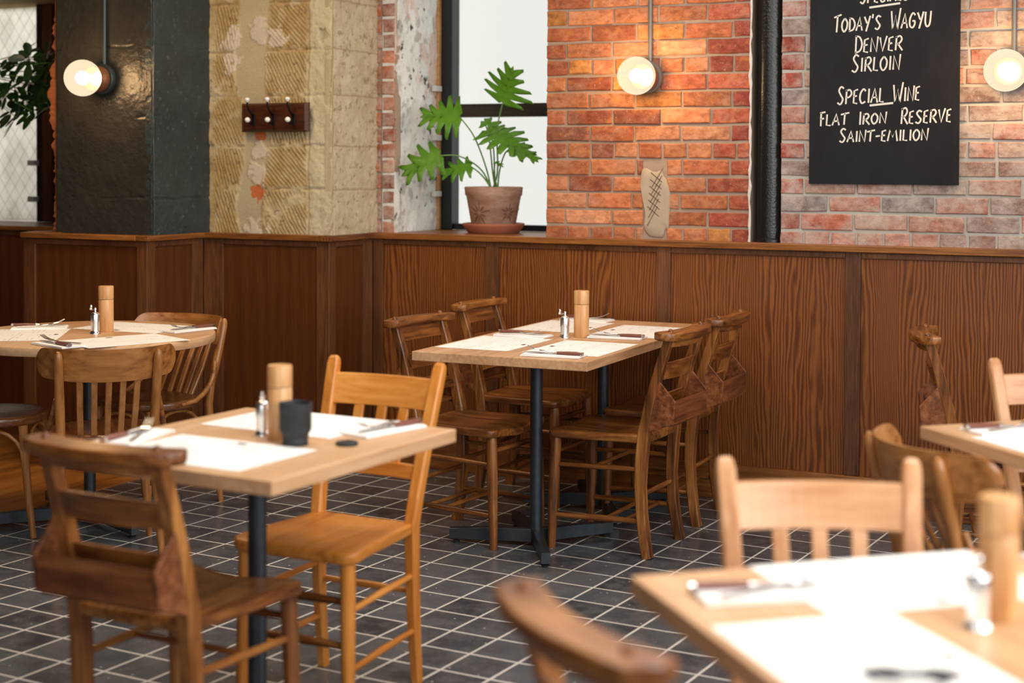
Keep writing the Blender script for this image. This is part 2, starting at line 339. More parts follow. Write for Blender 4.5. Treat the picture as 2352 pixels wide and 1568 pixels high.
# ---------------------------------------------------------------- mesh tools
class MB:
    def __init__(s): s.v = []; s.f = []; s.mi = []
    def add(s, vs, fs, mi=0):
        o = len(s.v); s.v += [tuple(p) for p in vs]
        s.f += [tuple(i+o for i in f) for f in fs]; s.mi += [mi]*len(fs); return s
    def box(s, x0, x1, y0, y1, z0, z1, mi=0):
        v = [(x, y, z) for z in (z0, z1) for y in (y0, y1) for x in (x0, x1)]
        return s.add(v, [(0, 2, 3, 1), (4, 5, 7, 6), (0, 1, 5, 4), (2, 6, 7, 3), (0, 4, 6, 2), (1, 3, 7, 5)], mi)
    def loft(s, rings, closed=True, cap0=True, cap1=True, mi=0):
        n = len(rings[0]); vs = [p for r in rings for p in r]; fs = []
        for i in range(len(rings)-1):
            for j in range(n if closed else n-1):
                a, b = i*n+j, i*n+(j+1) % n
                fs.append((a, b, b+n, a+n))
        if cap0: fs.append(tuple(range(n-1, -1, -1)))
        if cap1: fs.append(tuple((len(rings)-1)*n+j for j in range(n)))
        return s.add(vs, fs, mi)
    def tube(s, pts, rad, n=10, mi=0, flat=1.0, up=None):
        pts = [Vector(p) for p in pts]
        if not isinstance(rad, (list, tuple)): rad = [rad]*len(pts)
        t0 = (pts[1]-pts[0]).normalized()
        a = Vector(up) if up else (Vector((0, 0, 1)) if abs(t0.z) < 0.9 else Vector((0, 1, 0)))
        rings = []
        for i, p in enumerate(pts):
            t = (pts[min(i+1, len(pts)-1)]-pts[max(i-1, 0)]).normalized()
            a = (a-t*a.dot(t)).normalized(); b = t.cross(a)
            rings.append([p+(a*math.cos(k*2*PI/n)*flat+b*math.sin(k*2*PI/n))*rad[i] for k in range(n)])
        return s.loft(rings, mi=mi)
    def bar(s, pts, w, d, up=(1, 0, 0), ch=0.15, mi=0):
        """rectangular section (w along up, d across), chamfered"""
        pts = [Vector(p) for p in pts]; rings = []
        W_ = w if isinstance(w, (list, tuple)) else [w]*len(pts); D_ = d if isinstance(d, (list, tuple)) else [d]*len(pts)
        for i, p in enumerate(pts):
            t = (pts[min(i+1, len(pts)-1)]-pts[max(i-1, 0)]).normalized()
            a = Vector(up); a = (a-t*a.dot(t)).normalized(); b = t.cross(a)
            hw, hd = W_[i]/2, D_[i]/2; c = min(hw, hd)*ch*2
            rings.append([p+a*x+b*y for x, y in ((hw-c, hd), (-hw+c, hd), (-hw, hd-c), (-hw, -hd+c), (-hw+c, -hd), (hw-c, -hd), (hw, -hd+c), (hw, hd-c))])
        return s.loft(rings, mi=mi)
    def lathe(s, prof, c=(0, 0, 0), n=24, mi=0, axis='z'):
        rings = []
        for r, z in prof:
            ring = []
            for k in range(n):
                x, y = r*math.cos(k*2*PI/n), r*math.sin(k*2*PI/n)
                q = (x, y, z) if axis == 'z' else ((x, -z, y) if axis == '-y' else (z, x, y))
                ring.append((c[0]+q[0], c[1]+q[1], c[2]+q[2]))
            rings.append(ring)
        return s.loft(rings, mi=mi)
    def sheet(s, fn, nu, nv, mi=0):
        """closed slab: fn(u, v, side) with u, v in 0..1 and side 0 or 1"""
        vs = [fn(i/nu, j/nv, k) for k in (0, 1) for i in range(nu+1) for j in range(nv+1)]
        N = (nu+1)*(nv+1); q = lambda i, j, k: k*N+i*(nv+1)+j; fs = []
        for i in range(nu):
            for j in range(nv):
                fs.append((q(i, j, 0), q(i, j+1, 0), q(i+1, j+1, 0), q(i+1, j, 0)))
                fs.append((q(i, j, 1), q(i+1, j, 1), q(i+1, j+1, 1), q(i, j+1, 1)))
        for i in range(nu):
            fs.append((q(i, 0, 0), q(i+1, 0, 0), q(i+1, 0, 1), q(i, 0, 1)))
            fs.append((q(i, nv, 0), q(i, nv, 1), q(i+1, nv, 1), q(i+1, nv, 0)))
        for j in range(nv):
            fs.append((q(0, j, 0), q(0, j, 1), q(0, j+1, 1), q(0, j+1, 0)))
            fs.append((q(nu, j, 0), q(nu, j+1, 0), q(nu, j+1, 1), q(nu, j, 1)))
        return s.add(vs, fs, mi)
    def plate(s, outline, top, thick, r=0.006, c=(0, 0), mi=0):
        """solid plate from a star-shaped outline with a rounded edge; top(x, y) gives the upper height"""
        rings = []
        def ring(k, dz, low=False):
            out = []
            for x, y in outline:
                X, Y = c[0]+(x-c[0])*k, c[1]+(y-c[1])*k
                out.append((X, Y, (top(X, Y)-thick if low else top(X, Y))+dz))
            return out
        R = max(math.hypot(x-c[0], y-c[1]) for x, y in outline); e = r/R
        rings.append(ring(0.02, 0, True)); rings.append(ring(0.6, 0, True)); rings.append(ring(1-e, 0, True)); rings.append(ring(1-e*0.3, r*0.4, True)); rings.append(ring(1, r, True))
        rings.append(ring(1, -r)); rings.append(ring(1-e*0.3, -r*0.3)); rings.append(ring(1-e, 0))
        for k in (0.86, 0.7, 0.5, 0.3, 0.12, 0.02): rings.append(ring(k, 0))
        return s.loft(rings, mi=mi)
    def build(s, name, mats, parent=None, smooth=False, bevel=0, seg=2, angle=35):
        me = bpy.data.meshes.new(name); me.from_pydata(s.v, [], s.f)
        for m in (mats if isinstance(mats, (list, tuple)) else [mats]): me.materials.append(m)
        if any(s.mi): me.polygons.foreach_set('material_index', s.mi)
        if smooth: me.polygons.foreach_set('use_smooth', [True]*len(s.f))
        me.update()
        o = bpy.data.objects.new(name, me); COL.objects.link(o)
        if smooth:
            try: me.set_sharp_from_angle(angle=math.radians(angle if angle != 35 else 50))
            except Exception: pass
        if bevel:
            b = o.modifiers.new('edge', 'BEVEL'); b.width = bevel; b.segments = seg; b.limit_method = 'ANGLE'; b.angle_limit = math.radians(35)
            if not smooth: b.harden_normals = False
        if parent: o.parent = parent
        return o

def tag(o, label, cat, group=None, kind=None):
    o['label'] = label; o['category'] = cat
    if group: o['group'] = group
    if kind: o['kind'] = kind
    return o
def thing(name, label, cat, loc=(0, 0, 0), rz=0.0, group=None):
    o = bpy.data.objects.new(name, None); COL.objects.link(o); o.empty_display_size = 0.1
    o.location = loc; o.rotation_euler = (0, 0, math.radians(rz)); return tag(o, label, cat, group)
def struct(o):
    o['kind'] = 'structure'; return o
def dup(src, label, loc, rz, group=None):
    r = src.copy(); COL.objects.link(r); r.location = loc; r.rotation_euler = (0, 0, math.radians(rz)); r['label'] = label
    if group: r['group'] = group
    for ch in list(src.children):
        c = ch.copy(); COL.objects.link(c); c.parent = r
        for g in list(ch.children):
            d = g.copy(); COL.objects.link(d); d.parent = c
    return r
def hashnoise(ix, iy, seed):
    h = (ix.astype(np.int64)*374761393+iy.astype(np.int64)*668265263+int(seed)*1274126177) & 0xFFFFFFFF
    h = ((h ^ (h >> 13))*1274126177) & 0xFFFFFFFF
    h = ((h ^ (h >> 16))*2246822519) & 0xFFFFFFFF
    return ((h ^ (h >> 15)) & 0xFFFF)/65535.0
def vnoise(x, y, seed=0):
    ix, iy = np.floor(x), np.floor(y); fx, fy = x-ix, y-iy
    ux, uy = fx*fx*(3-2*fx), fy*fy*(3-2*fy)
    a, b = hashnoise(ix, iy, seed), hashnoise(ix+1, iy, seed); c, d = hashnoise(ix, iy+1, seed), hashnoise(ix+1, iy+1, seed)
    return (a*(1-ux)+b*ux)*(1-uy)+(c*(1-ux)+d*ux)*uy
def fbm(x, y, seed=0, oct=5, gain=0.55):
    t = 0; a = 1; n = 0
    for i in range(oct):
        t = t+a*vnoise(x, y, seed+i*13); n += a; a *= gain; x = x*2.03; y = y*2.03
    return t/n
def sstep(a, b, x):
    t = np.clip((x-a)/(b-a), 0, 1); return t*t*(3-2*t)
def lerp(a, b, t): return a+(b-a)*t[..., None]
def tint_mesh(name, P, nx, nz, colors, mat, parent=None, back=None):
    """regular grid of points P (nx*nz, 3) with per-point colours; a plain slab closes it behind (back = offset vector)"""
    idx = np.arange(nx*nz).reshape(nx, nz)
    a = idx[:-1, :-1].ravel(); b = idx[1:, :-1].ravel(); c = idx[1:, 1:].ravel(); d = idx[:-1, 1:].ravel()
    faces = np.stack([a, b, c, d], -1)
    V = P.reshape(-1, 3); colr = colors.reshape(-1, 3)
    if back is not None:
        cor = [idx[0, 0], idx[-1, 0], idx[-1, -1], idx[0, -1]]
        B = V[cor]+np.array(back); nb = len(V)
        V = np.concatenate([V, B]); colr = np.concatenate([colr, colr[cor]])
        per = list(idx[:, 0]), list(idx[-1, :]), list(idx[::-1, -1]), list(idx[0, ::-1])
        extra = [tuple(int(k) for k in p[::-1])+(nb+i, nb+(i+1) % 4) for i, p in enumerate(per)]
        extra.append((nb+3, nb+2, nb+1, nb))
    else: extra = []
    me = bpy.data.meshes.new(name)
    me.from_pydata(V.tolist(), [], faces.tolist()+extra)
    at = me.color_attributes.new('tint', 'FLOAT_COLOR', 'POINT')
    at.data.foreach_set('color', np.concatenate([colr, np.ones((len(colr), 1))], 1).astype(np.float32).ravel())
    sm = [True]*len(faces)+[False]*len(extra); me.polygons.foreach_set('use_smooth', sm)
    me.materials.append(mat); me.update()
    o = bpy.data.objects.new(name, me); COL.objects.link(o)
    if parent: o.parent = parent
    return o
def C3(r, g, b): return np.array(srgb(r, g, b)[:3])
R_ = random.Random(5)

# ---------------------------------------------------------------- the setting
Y0, ZC = 6.335, 1.11            # face of the panelling on the main wall, top of its cap
YS, XS = 5.95, -3.82            # stone pier: panelling face, right return
YD, XD = 5.535, -4.53           # dark column: panelling face, right return
XL = -5.27
# floor: tile grid turned 3.4 degrees to the walls
fl = MB(); rotf = -0.0600358; gx, gy = -17.104260*0.163136, 30.597407*0.163136
c_, s_ = math.cos(rotf), math.sin(rotf)
fo = MB().box(-7.6-gx-3, 3.5-gx+3, -2.6-gy-3, 7.4-gy+3, -0.05, 0)
# keep the slab inside the room: rectangle of the room turned into tile coordinates
room = [(-7.3, -2.3), (2.7, -2.3), (2.7, 7.2), (-7.3, 7.2)]
ox, oy = c_*gx-s_*gy, s_*gx+c_*gy
loc = [((x-ox)*c_+(y-oy)*s_, -(x-ox)*s_+(y-oy)*c_) for x, y in room]
fo = MB().add([(x, y, z) for z in (-0.06, 0) for x, y in loc], [(3, 2, 1, 0), (4, 5, 6, 7), (0, 1, 5, 4), (1, 2, 6, 5), (2, 3, 7, 6), (3, 0, 4, 7)])
floor = struct(fo.build('floor', MAT['floor'])); floor.location = (ox, oy, 0); floor.rotation_euler = (0, 0, rotf)
pk = MB(); yb = 3.3
x = -4.56
for i in range(17):
    pk.box(x-0.14, x-0.001, 3.0, 6.1, -0.004, 0.006); x -= 0.141
struct(pk.build('floor_planks', MAT['plank']))
struct(MB().box(-7.3, 2.7, -2.3, 6.9, 3.1, 3.2).build('ceiling', MAT['ceiling']))
struct(MB().box(-7.3, -7.2, -2.3, 7.2, 0, 3.1).build('wall_left', MAT['room_wall']))
wr = MB()
wr.box(2.6, 2.7, -2.3, 7.2, 0, 0.95); wr.box(2.6, 2.7, -2.3, 7.2, 2.9, 3.1)
for a, b in ((-2.3, -0.4), (1.6, 1.9), (5.3, 7.2)): wr.box(2.6, 2.7, a, b, 0.95, 2.9)
struct(wr.build('wall_right', MAT['room_wall']))
wf = MB()
wf.box(-7.3, 2.7, -2.3, -2.2, 0, 0.95); wf.box(-7.3, 2.7, -2.3, -2.2, 2.9, 3.1)
for a, b in ((-7.3, -2.5), (1.3, 2.7)): wf.box(a, b, -2.3, -2.2, 0.95, 2.9)
struct(wf.build('wall_front', MAT['room_wall']))
def steel_window(name, pts, axis):
    m = MB()
    for a in pts:
        if axis == 'y': m.box(2.62, 2.66, a-0.025, a+0.025, 0.95, 2.9)
        else: m.box(a-0.025, a+0.025, -2.27, -2.23, 0.95, 2.9)
    lo, hi = pts[0], pts[-1]
    for z in (0.975, 2.2, 2.875):
        if axis == 'y': m.box(2.62, 2.66, lo, hi, z-0.025, z+0.025)
        else: m.box(lo, hi, -2.27, -2.23, z-0.025, z+0.025)
    return struct(m.build(name, MAT['window_steel']))
steel_window('window_3', [1.925, 3.05, 4.15, 5.275], 'y')
steel_window('window_4', [-0.375, 0.6, 1.575], 'y')
steel_window('window_5', [-2.475, -1.2, 0.05, 1.275], 'x')

# bricks -----------------------------------------------------------------
PAL_WARM = [(196, 126, 86), (204, 134, 94), (190, 114, 76), (182, 106, 72), (196, 124, 84), (166, 92, 66), (210, 146, 108), (202, 136, 76), (152, 92, 72)]
PAL_RED = [(176, 92, 70), (166, 82, 66), (182, 98, 74)]
PAL_PALE = [(184, 140, 122), (164, 130, 118), (184, 112, 92), (178, 152, 136), (146, 124, 118), (196, 146, 126), (168, 146, 134), (184, 124, 106), (132, 118, 118)]
def brick_wall(name, x0, x1, yf, z0, z1, depth, mat_b, mat_m, pal, headers, red_left=0.0, red_right=0.0, seed=1, skip=None, tilt=0.0):
    """a mortar slab with every brick standing a few millimetres proud, its own colour, chipped and slightly out of line"""
    rng = random.Random(seed)
    m = MB(); cols = []
    m.box(x0, x1, yf+0.004, yf+depth, z0, z1, 1); cols += [(0.5, 0.5, 0.5)]*8
    row = 0; z = z0+0.006; H_ = 0.0748
    while z < z1-0.02:
        hd = row % 5 in headers
        L = 0.112 if hd else 0.222
        x = x0 - (0.0 if hd else (0.112 if row % 2 else 0.0)) - rng.uniform(0, 0.01)
        while x < x1-0.012:
            w = L*rng.uniform(0.96, 1.04)
            a, b = max(x, x0), min(x+w-0.011, x1)
            x += w
            if b-a < 0.022: continue
            za, zb = z+rng.uniform(-0.0015, 0.0025), min(z+H_-0.011+rng.uniform(-0.003, 0.002), z1)
            xm = (a+b)/2
            spans = [(a, b)]
            if skip and skip(a, b, za, zb): spans = [(a, patch_rect[0]-0.004), (patch_rect[1]+0.004, b)]
            for a, b in spans:
              if b-a < 0.02: continue
              xm = (a+b)/2
              p = rng.uniform(0.0005, 0.0065)
              cpal = pal
              if xm < x0+red_left or xm > x1-red_right: cpal = PAL_RED
              c = rng.choice(cpal); k = rng.uniform(0.90, 1.12)
              c = srgb(*[min(255, q*k) for q in c])[:3]
              e = 0.0035; y = yf-p
              j = lambda s=0.0022: rng.uniform(-s, s)
              # 3 x 3 face so the outline wanders a little
              outer = [(a+j(), za+j()), (xm+j(), za+j()), (b+j(), za+j()), (b+j(), (za+zb)/2+j()), (b+j(), zb+j()), (xm+j(), zb+j()), (a+j(), zb+j()), (a+j(), (za+zb)/2+j())]
              cx, cz = xm, (za+zb)/2
              inn = []
              for (px_, pz_) in outer:
                  dx = -e if px_ > cx+0.01 else (e if px_ < cx-0.01 else 0); dz = -e if pz_ > cz+0.008 else (e if pz_ < cz-0.008 else 0)
                  inn.append((px_+dx, pz_+dz))
              vs = [(q[0], yf+0.012, q[1]) for q in outer]+[(q[0], y+0.003, q[1]) for q in outer]+[(q[0], y+j(0.0008), q[1]) for q in inn]+[(cx, y-0.0008, cz)]
              fs = []
              for i in range(8):
                  n = (i+1) % 8
                  fs += [(i, n, 8+n, 8+i), (8+i, 8+n, 16+n, 16+i), (16+i, 16+n, 24)]
              m.add(vs, fs, 0); cols += [c]*25
        row += 1; z += H_
    if tilt: pass
    o = m.build(name, [mat_b, mat_m])
    at = o.data.color_attributes.new('tint', 'FLOAT_COLOR', 'POINT')
    at.data.foreach_set('color', np.array([tuple(c)+(1,) for c in cols], np.float32).ravel())
    return struct(o)
YB = 6.37
XP0, XP1, XR0 = -2.919, -1.962, -1.823
patch_rect = (-2.445, -2.34, 1.14, 1.42)
def skip_patch(a, b, za, zb):
    return not (b < patch_rect[0] or a > patch_rect[1] or zb < patch_rect[2] or za > patch_rect[3])
pier = brick_wall('wall_pier', XP0, XP1, YB, ZC-0.02, 3.1, 0.55, MAT['brick'], MAT['mortar_warm'], PAL_WARM, (0,), red_right=0.13, seed=11, skip=skip_patch)
brick_wall('wall_back', XR0, 2.6, YB, ZC-0.02, 3.1, 0.4, MAT['brick_pale'], MAT['mortar_pale'], PAL_PALE, (0,), red_left=0.06, seed=23)
brick_wall('wall_strip', -3.895, -3.722, YB, ZC-0.02, 3.1, 0.06, MAT['brick_pale'], MAT['mortar_warm'], [(190, 112, 76), (170, 92, 62), (196, 128, 96), (160, 100, 80), (186, 100, 62)], (0, 1, 2, 3, 4), seed=31)
# wall behind chase and below everything (the core that carries the panelling)
struct(MB().box(XP1, XR0, 6.5, 6.6, ZC-0.02, 3.1).build('wall_chase', MAT['chase']))
core = MB(); core.box(XS, 2.6, 6.36, 6.92, 0, ZC-0.035); core.box(-4.55, XS-0.02, YS+0.03, 6.92, 0, ZC-0.035); core.box(-5.25, XD-0.02, YD+0.03, 6.92, 0, ZC-0.035); core.box(-7.2, -5.25, 6.13, 6.8, 0, ZC-0.035)
struct(core.build('wall_core', MAT['chase']))
up = MB(); up.box(-3.75, XP0, 6.36, 6.92, 2.62, 3.1)      # lintel above the window
struct(up.build('wall_lintel', MAT['mortar_warm']))
# white sealant line and plaster patch on the pier
we = MB(); pts = []
rr = random.Random(3)
for i in range(60): pts.append((XP1+0.003+rr.uniform(-0.003, 0.003), YB-0.003, ZC+0.0+i*0.034))
we.tube(pts, [rr.uniform(0.003, 0.0075) for _ in pts], 6)
we.build('sealant_line', MAT['white_edge'], pier)
pa = MB()
ol = []
for k in range(40):
    a = k*2*PI/40
    x = math.copysign(abs(math.cos(a))**0.55, math.cos(a))*0.064; zz = math.copysign(abs(math.sin(a))**0.6, math.sin(a))*0.155
    f = 1+0.12*math.sin(3*a+1)+0.07*math.sin(7*a)
    ol.append((x*f - 0.012*(zz/0.15), zz*min(1.0, f)))
rings = [[(-2.392+x*k, YB-0.0005-(0 if k > 0.99 else 0.006), 1.275+zz*k) for x, zz in ol] for k in (1.0, 0.94, 0.7, 0.35, 0.02)]
pa.loft(rings[::1], cap0=False)
patch = pa.build('plaster_patch', MAT['patch'], pier, smooth=True)
sc = MB()
for i in range(6):
    z_ = 1.20+i*0.034; sc.bar([(-2.425+0.004*i, YB-0.0075, z_-0.03), (-2.378+0.005*i, YB-0.0075, z_+0.055)], 0.0016, 0.0028, (0, 1, 0))
for i in range(6):
    z_ = 1.225+i*0.03; sc.bar([(-2.425+0.003*i, YB-0.0075, z_+0.03), (-2.372+0.003*i, YB-0.0075, z_-0.012)], 0.0016, 0.0028, (0, 1, 0))
sc.build('scored_line', MAT['scratch'], patch)

# stone pier: front and right return as one displaced grid ------------------------------------
def stone_field(U, Z, seed):
    """U along the wall in metres from its left edge, Z height: returns colour and outward relief"""
    warp = fbm(U*9, Z*9, seed+3)*0.03+fbm(U*45, Z*45, seed+33)*0.016
    base = lerp(C3(196, 176, 138), C3(174, 146, 100), sstep(0.35, 0.65, fbm(U*7, Z*7, seed)))
    base = lerp(base, C3(208, 190, 160), sstep(0.5, 0.75, fbm(U*16+9, Z*16, seed+7))*0.7)
    rel = (fbm(U*30, Z*30, seed+1)-0.5)*0.008
    rows = np.array([0.9, 1.085, 1.33, 1.53, 1.765, 1.975, 2.2, 2.5, 2.8, 3.2])
    ri = np.clip(np.searchsorted(rows, (Z+warp*0.4).ravel()).reshape(Z.shape)-1, 0, len(rows)-2)
    zl = Z+warp*0.4-rows[ri]; zh = rows[ri+1]-rows[ri]
    edge = np.minimum(zl, zh-zl)
    return base, rel, ri, edge, warp
NXs, NZs = 150, 400
u = np.linspace(0, 0.70, NXs); z = np.linspace(ZC-0.02, 3.1, NZs)
U, Z = np.meshgrid(u, z, indexing='ij')
base, rel, ri, edge, warp = stone_field(U, Z, 1)
Uw = U+warp*0.5
cl = 0.275+0.02*np.sin(Z*9)+0.03*(fbm(Z*6, Z*0+1, 8)-0.5); cw = np.where(Z > 1.75, 0.082, 0.062)+0.03*(fbm(Z*9, Z*0+4, 18)-0.5)
strip = sstep(cw+0.012, cw-0.004, np.abs(Uw-cl))
left = Uw < cl; margin = np.where(left, np.minimum(Uw-0.045, cl-cw-Uw), np.minimum(Uw-cl-cw, 0.58-Uw))
inb = sstep(0.0, 0.025, np.minimum(edge, margin))*sstep(0.35, 0.5, fbm(U*5, Z*5, 44)+0.12)
ang = np.where(left, 0.50-0.12*(ri % 3), 0.30+0.24*(ri % 3))
tool = np.sin((Uw*np.cos(ang)+Z*np.sin(ang)*1.0+0.004*fbm(U*9, Z*9, 5))*2*PI/0.017)
rel = rel+inb*tool*(0.0018+0.0026*fbm(U*11, Z*11, 77))-0.006*sstep(0.012, 0.0, edge)*(1-strip)*sstep(0.40, 0.55, fbm(U*14, Z*14, 55))
base = lerp(base, C3(172, 140, 90), inb*0.5); base = lerp(base, C3(132, 100, 58), inb*sstep(0.1, -0.9, tool)*0.6)
plast = lerp(C3(176, 156, 122), C3(190, 172, 140), fbm(U*4, Z*10, 61)); base = lerp(base, plast, strip*0.95)
rel = rel*(1-strip)+strip*(-0.004+0.001*fbm(U*20, Z*20, 9))
def blob(cx, cz, rx, rz, seed):
    d = np.hypot((U-cx)/rx, (Z-cz)/rz)+(fbm(U*34, Z*34, seed)-0.5)*2.6
    return sstep(1.05, 0.9, d)
for (cx, cz, rx, rz) in ((0.29, 1.50, 0.035, 0.05), (0.285, 1.395, 0.04, 0.05), (0.315, 2.06, 0.07, 0.05), (0.40, 2.03, 0.04, 0.05), (0.27, 1.115, 0.06, 0.05), (0.13, 1.98, 0.04, 0.1)):
    w_ = blob(cx, cz, rx, rz, int(cx*100)); base = lerp(base, C3(206, 188, 168), w_*0.85); rel = rel+w_*0.004
for (cx, cz, rx, rz) in ((0.292, 1.30, 0.04, 0.035), (0.30, 1.575, 0.028, 0.022)):
    w_ = blob(cx, cz, rx, rz, 71); base = lerp(base, C3(196, 106, 62), w_)
hole = blob(0.64, 2.03, 0.025, 0.028, 90); base = lerp(base, C3(70, 62, 56), hole); rel = rel-hole*0.01
jm = sstep(0.40, 0.55, fbm(U*14, Z*14, 55)); joint = sstep(0.007, 0.001, edge)*(1-strip)*jm; base = lerp(base, C3(138, 108, 72), joint*0.7)
pits = sstep(0.66, 0.74, fbm(U*60, Z*60, 91))*(1-strip); base = lerp(base, C3(120, 92, 58), pits*0.6); rel = rel-pits*0.003
lump = (fbm(U*18, Z*18, 93)-0.5)*(1-strip); rel = rel+lump*0.012
jv = sstep(0.006, 0.0, np.abs(Uw-0.585)); base = lerp(base, C3(140, 112, 78), jv*0.6); rel = rel-jv*0.004
# the right end of the front is one dressed smooth block
sm = sstep(0.58, 0.60, Uw); base = lerp(base, lerp(C3(190, 178, 144), C3(206, 194, 164), fbm(U*20, Z*20, 6)), sm*0.8)
P = np.stack([-4.53+U*1.0, YS+0.035-rel, Z], -1)
wst = struct(tint_mesh('wall_stone', P, NXs, NZs, base, MAT['stone'], back=(0, 0.4, 0)))
nY = 90; yy = np.linspace(0, 0.42, nY); U2, Z2 = np.meshgrid(yy, z, indexing='ij')
b2, rel2, ri2, edge2, w2 = stone_field(U2+3, Z2, 4)
b2 = lerp(b2, lerp(C3(176, 160, 126), C3(208, 196, 168), fbm(U2*24, Z2*24, 71)), np.full(U2.shape, 0.7)); p2_ = sstep(0.62, 0.72, fbm(U2*50, Z2*50, 72)); b2 = lerp(b2, C3(140, 122, 92), p2_*0.7); rel2 = rel2*1.8-p2_*0.003; j2 = sstep(0.006, 0.001, edge2); b2 = lerp(b2, C3(140, 112, 78), j2*0.6)
P = np.stack([-3.818+rel2, YS+0.035+U2, Z2], -1)
struct(tint_mesh('wall_stone_return', P, nY, NZs, b2, MAT['stone'], back=(-0.05, 0, 0)))
# dark glossy column: front and right return
def dark_field(U, Z, seed, cool):
    c = lerp(C3(44, 42, 38) if not cool else C3(38, 48, 51), C3(56, 54, 48) if not cool else C3(52, 65, 68), fbm(U*12, Z*12, seed))
    rel = (fbm(U*9, Z*9, seed+2)-0.5)*0.008+(fbm(U*40, Z*40, seed+5)-0.5)*0.0035
    rows = np.array([1.0, 1.29, 1.66, 1.99, 2.3, 2.65, 3.0, 3.3]); w = fbm(U*6, Z*6, seed+9)*0.03
    e = np.min(np.abs((Z+w)[..., None]-rows), -1); g = sstep(0.008, 0.0, e)*sstep(0.4, 0.6, fbm(U*5, Z*5, seed+20))
    return c, rel-0.006*g
nX = 110; u = np.linspace(0, 0.565, nX); U, Z = np.meshgrid(u, z, indexing='ij')
c, rel = dark_field(U, Z, 2, False)
chip = sstep(0.55, 0.7, fbm(U*26, Z*26, 77))*sstep(0.035, 0.0, 0.565-U)
c = lerp(c, C3(30, 30, 32), chip)
struct(tint_mesh('wall_column', np.stack([-5.095+U, YD+0.035-rel+0.01*chip, Z], -1), nX, NZs, c, MAT['dark_paint'], back=(0, 0.5, 0)))
nY = 80; u = np.linspace(0, 0.46, nY); U, Z = np.meshgrid(u, z, indexing='ij')
c, rel = dark_field(U+2, Z, 6, True)
spk = sstep(0.72, 0.8, fbm(U*60, Z*60, 31)); c = lerp(c, C3(110, 116, 112), spk*0.5)
struct(tint_mesh('wall_column_return', np.stack([-4.520+rel, YD+0.036+U, Z], -1), nY, NZs, c, MAT['dark_paint'], back=(-0.05, 0, 0)))
# flaking limewash window reveal
nY = 110; u = np.linspace(0, 0.43, nY); U, Z = np.meshgrid(u, z, indexing='ij')
f1 = fbm(U*10, Z*7, 3); f2 = fbm(U*26, Z*20, 8)
c = lerp(C3(212, 212, 204), C3(236, 234, 226), f1); c = lerp(c, C3(150, 144, 134), sstep(0.56, 0.70, f2)*0.6)
c = lerp(c, C3(72, 66, 60), sstep(0.68, 0.74, fbm(U*34+5, Z*30, 12)))
ob = sstep(0.64, 0.72, fbm(U*12+4, Z*5, 19)+0.16*sstep(0.06, 0.0, np.minimum(U, 0.36-U))); c = lerp(c, C3(210, 164, 140), ob*0.5)
rel = (f1-0.5)*0.03+(f2-0.5)*0.012+0.02*np.sin(Z*6+1)*sstep(0.1, 0, U)
struct(tint_mesh('wall_reveal', np.stack([-3.722+0.02*U/0.43+rel, YB+0.0+U, Z], -1), nY, NZs, c, MAT['plaster'], back=(-0.08, 0, 0)))
# far left recess: pier edge strip, reveal, lintel
es = MB(); rr = random.Random(8)
w = 0.01; L0 = []; 
for i in range(160):
    w = min(0.04, max(0.0, w+rr.uniform(-0.012, 0.012))); L0.append(w)
es.loft([[(-5.09, YD+0.045, ZC+i*0.0125), (-5.115-w, YD+0.05-w*0.2, ZC+i*0.0125), (-5.118-w, YD+0.16, ZC+i*0.0125), (-5.09, YD+0.16, ZC+i*0.0125)] for i, w in enumerate(L0)])
struct(es.build('wall_column_edge', MAT['orange_edge']))
struct(MB().box(-5.10, -5.06, YD+0.12, 6.68, ZC-0.02, 3.1).build('wall_recess', MAT['orange_edge']))
nX2 = 80; u = np.linspace(0, 1.6, nX2); zz = np.linspace(2.31, 3.1, 60); U, Z = np.meshgrid(u, zz, indexing='ij')
c, rel, _, _, _ = stone_field(U, Z, 12)
struct(tint_mesh('wall_recess_lintel', np.stack([-7.2+U*1.3, 6.12-rel*2, Z], -1), nX2, 60, c, MAT['stone'], back=(0, 0.5, 0)))

# panelling -----------------------------------------------------------------------------------
TRIM_N = [0]
def wainscot(p0, p1, ends, stiles, panel_mat='oak_soft', cap_depth=0.05, over=0.02, ext0=0.0, ext1=0.0):
    """one run of panelling from p0 to p1 (plan), facing right-hand side outwards; local x runs along it, +y points into the wall"""
    TRIM_N[0] += 1
    L = math.hypot(p1[0]-p0[0], p1[1]-p0[1]); a = math.atan2(p1[1]-p0[1], p1[0]-p0[0])
    t = bpy.data.objects.new('trim_%d' % TRIM_N[0], None); COL.objects.link(t); t.location = (p0[0], p0[1], 0); t.rotation_euler = (0, 0, a); t['kind'] = 'structure'
    dz = 0.0006*TRIM_N[0]
    MB().box(-ext0+(0.0012 if ext0 else 0), L+ext1, -over, cap_depth, ZC-0.03+dz, ZC-dz).build('cap_rail', MAT['oak_rail'], t, bevel=0.003)
    st = [(s, w) for s, w in stiles]
    for s, w in st: MB().box(s+0.0012, s+w-0.0012, 0, 0.03, 0.15, ZC-0.03).build('stile', MAT['oak_stile'], t, bevel=0.002)
    xs = sorted(st)
    for (s0, w0), (s1, w1) in zip(xs[:-1], xs[1:]):
        if s1-(s0+w0) < 0.02: continue
        MB().box(s0+w0, s1, 0.010, 0.03, 0.15, ZC-0.03).build('panel', MAT[panel_mat], t)
        MB().box(s0+w0, s1, 0.0, 0.012, ZC-0.055, ZC-0.031).build('panel_rail', MAT['oak_stile'], t, bevel=0.002)
    MB().box(-0.012 if ext0 else 0, L+(-0.031 if ext1 else 0), -0.012, 0.03, 0, 0.15-dz).build('plinth', MAT['oak_rail'], t, bevel=0.003)
    return t
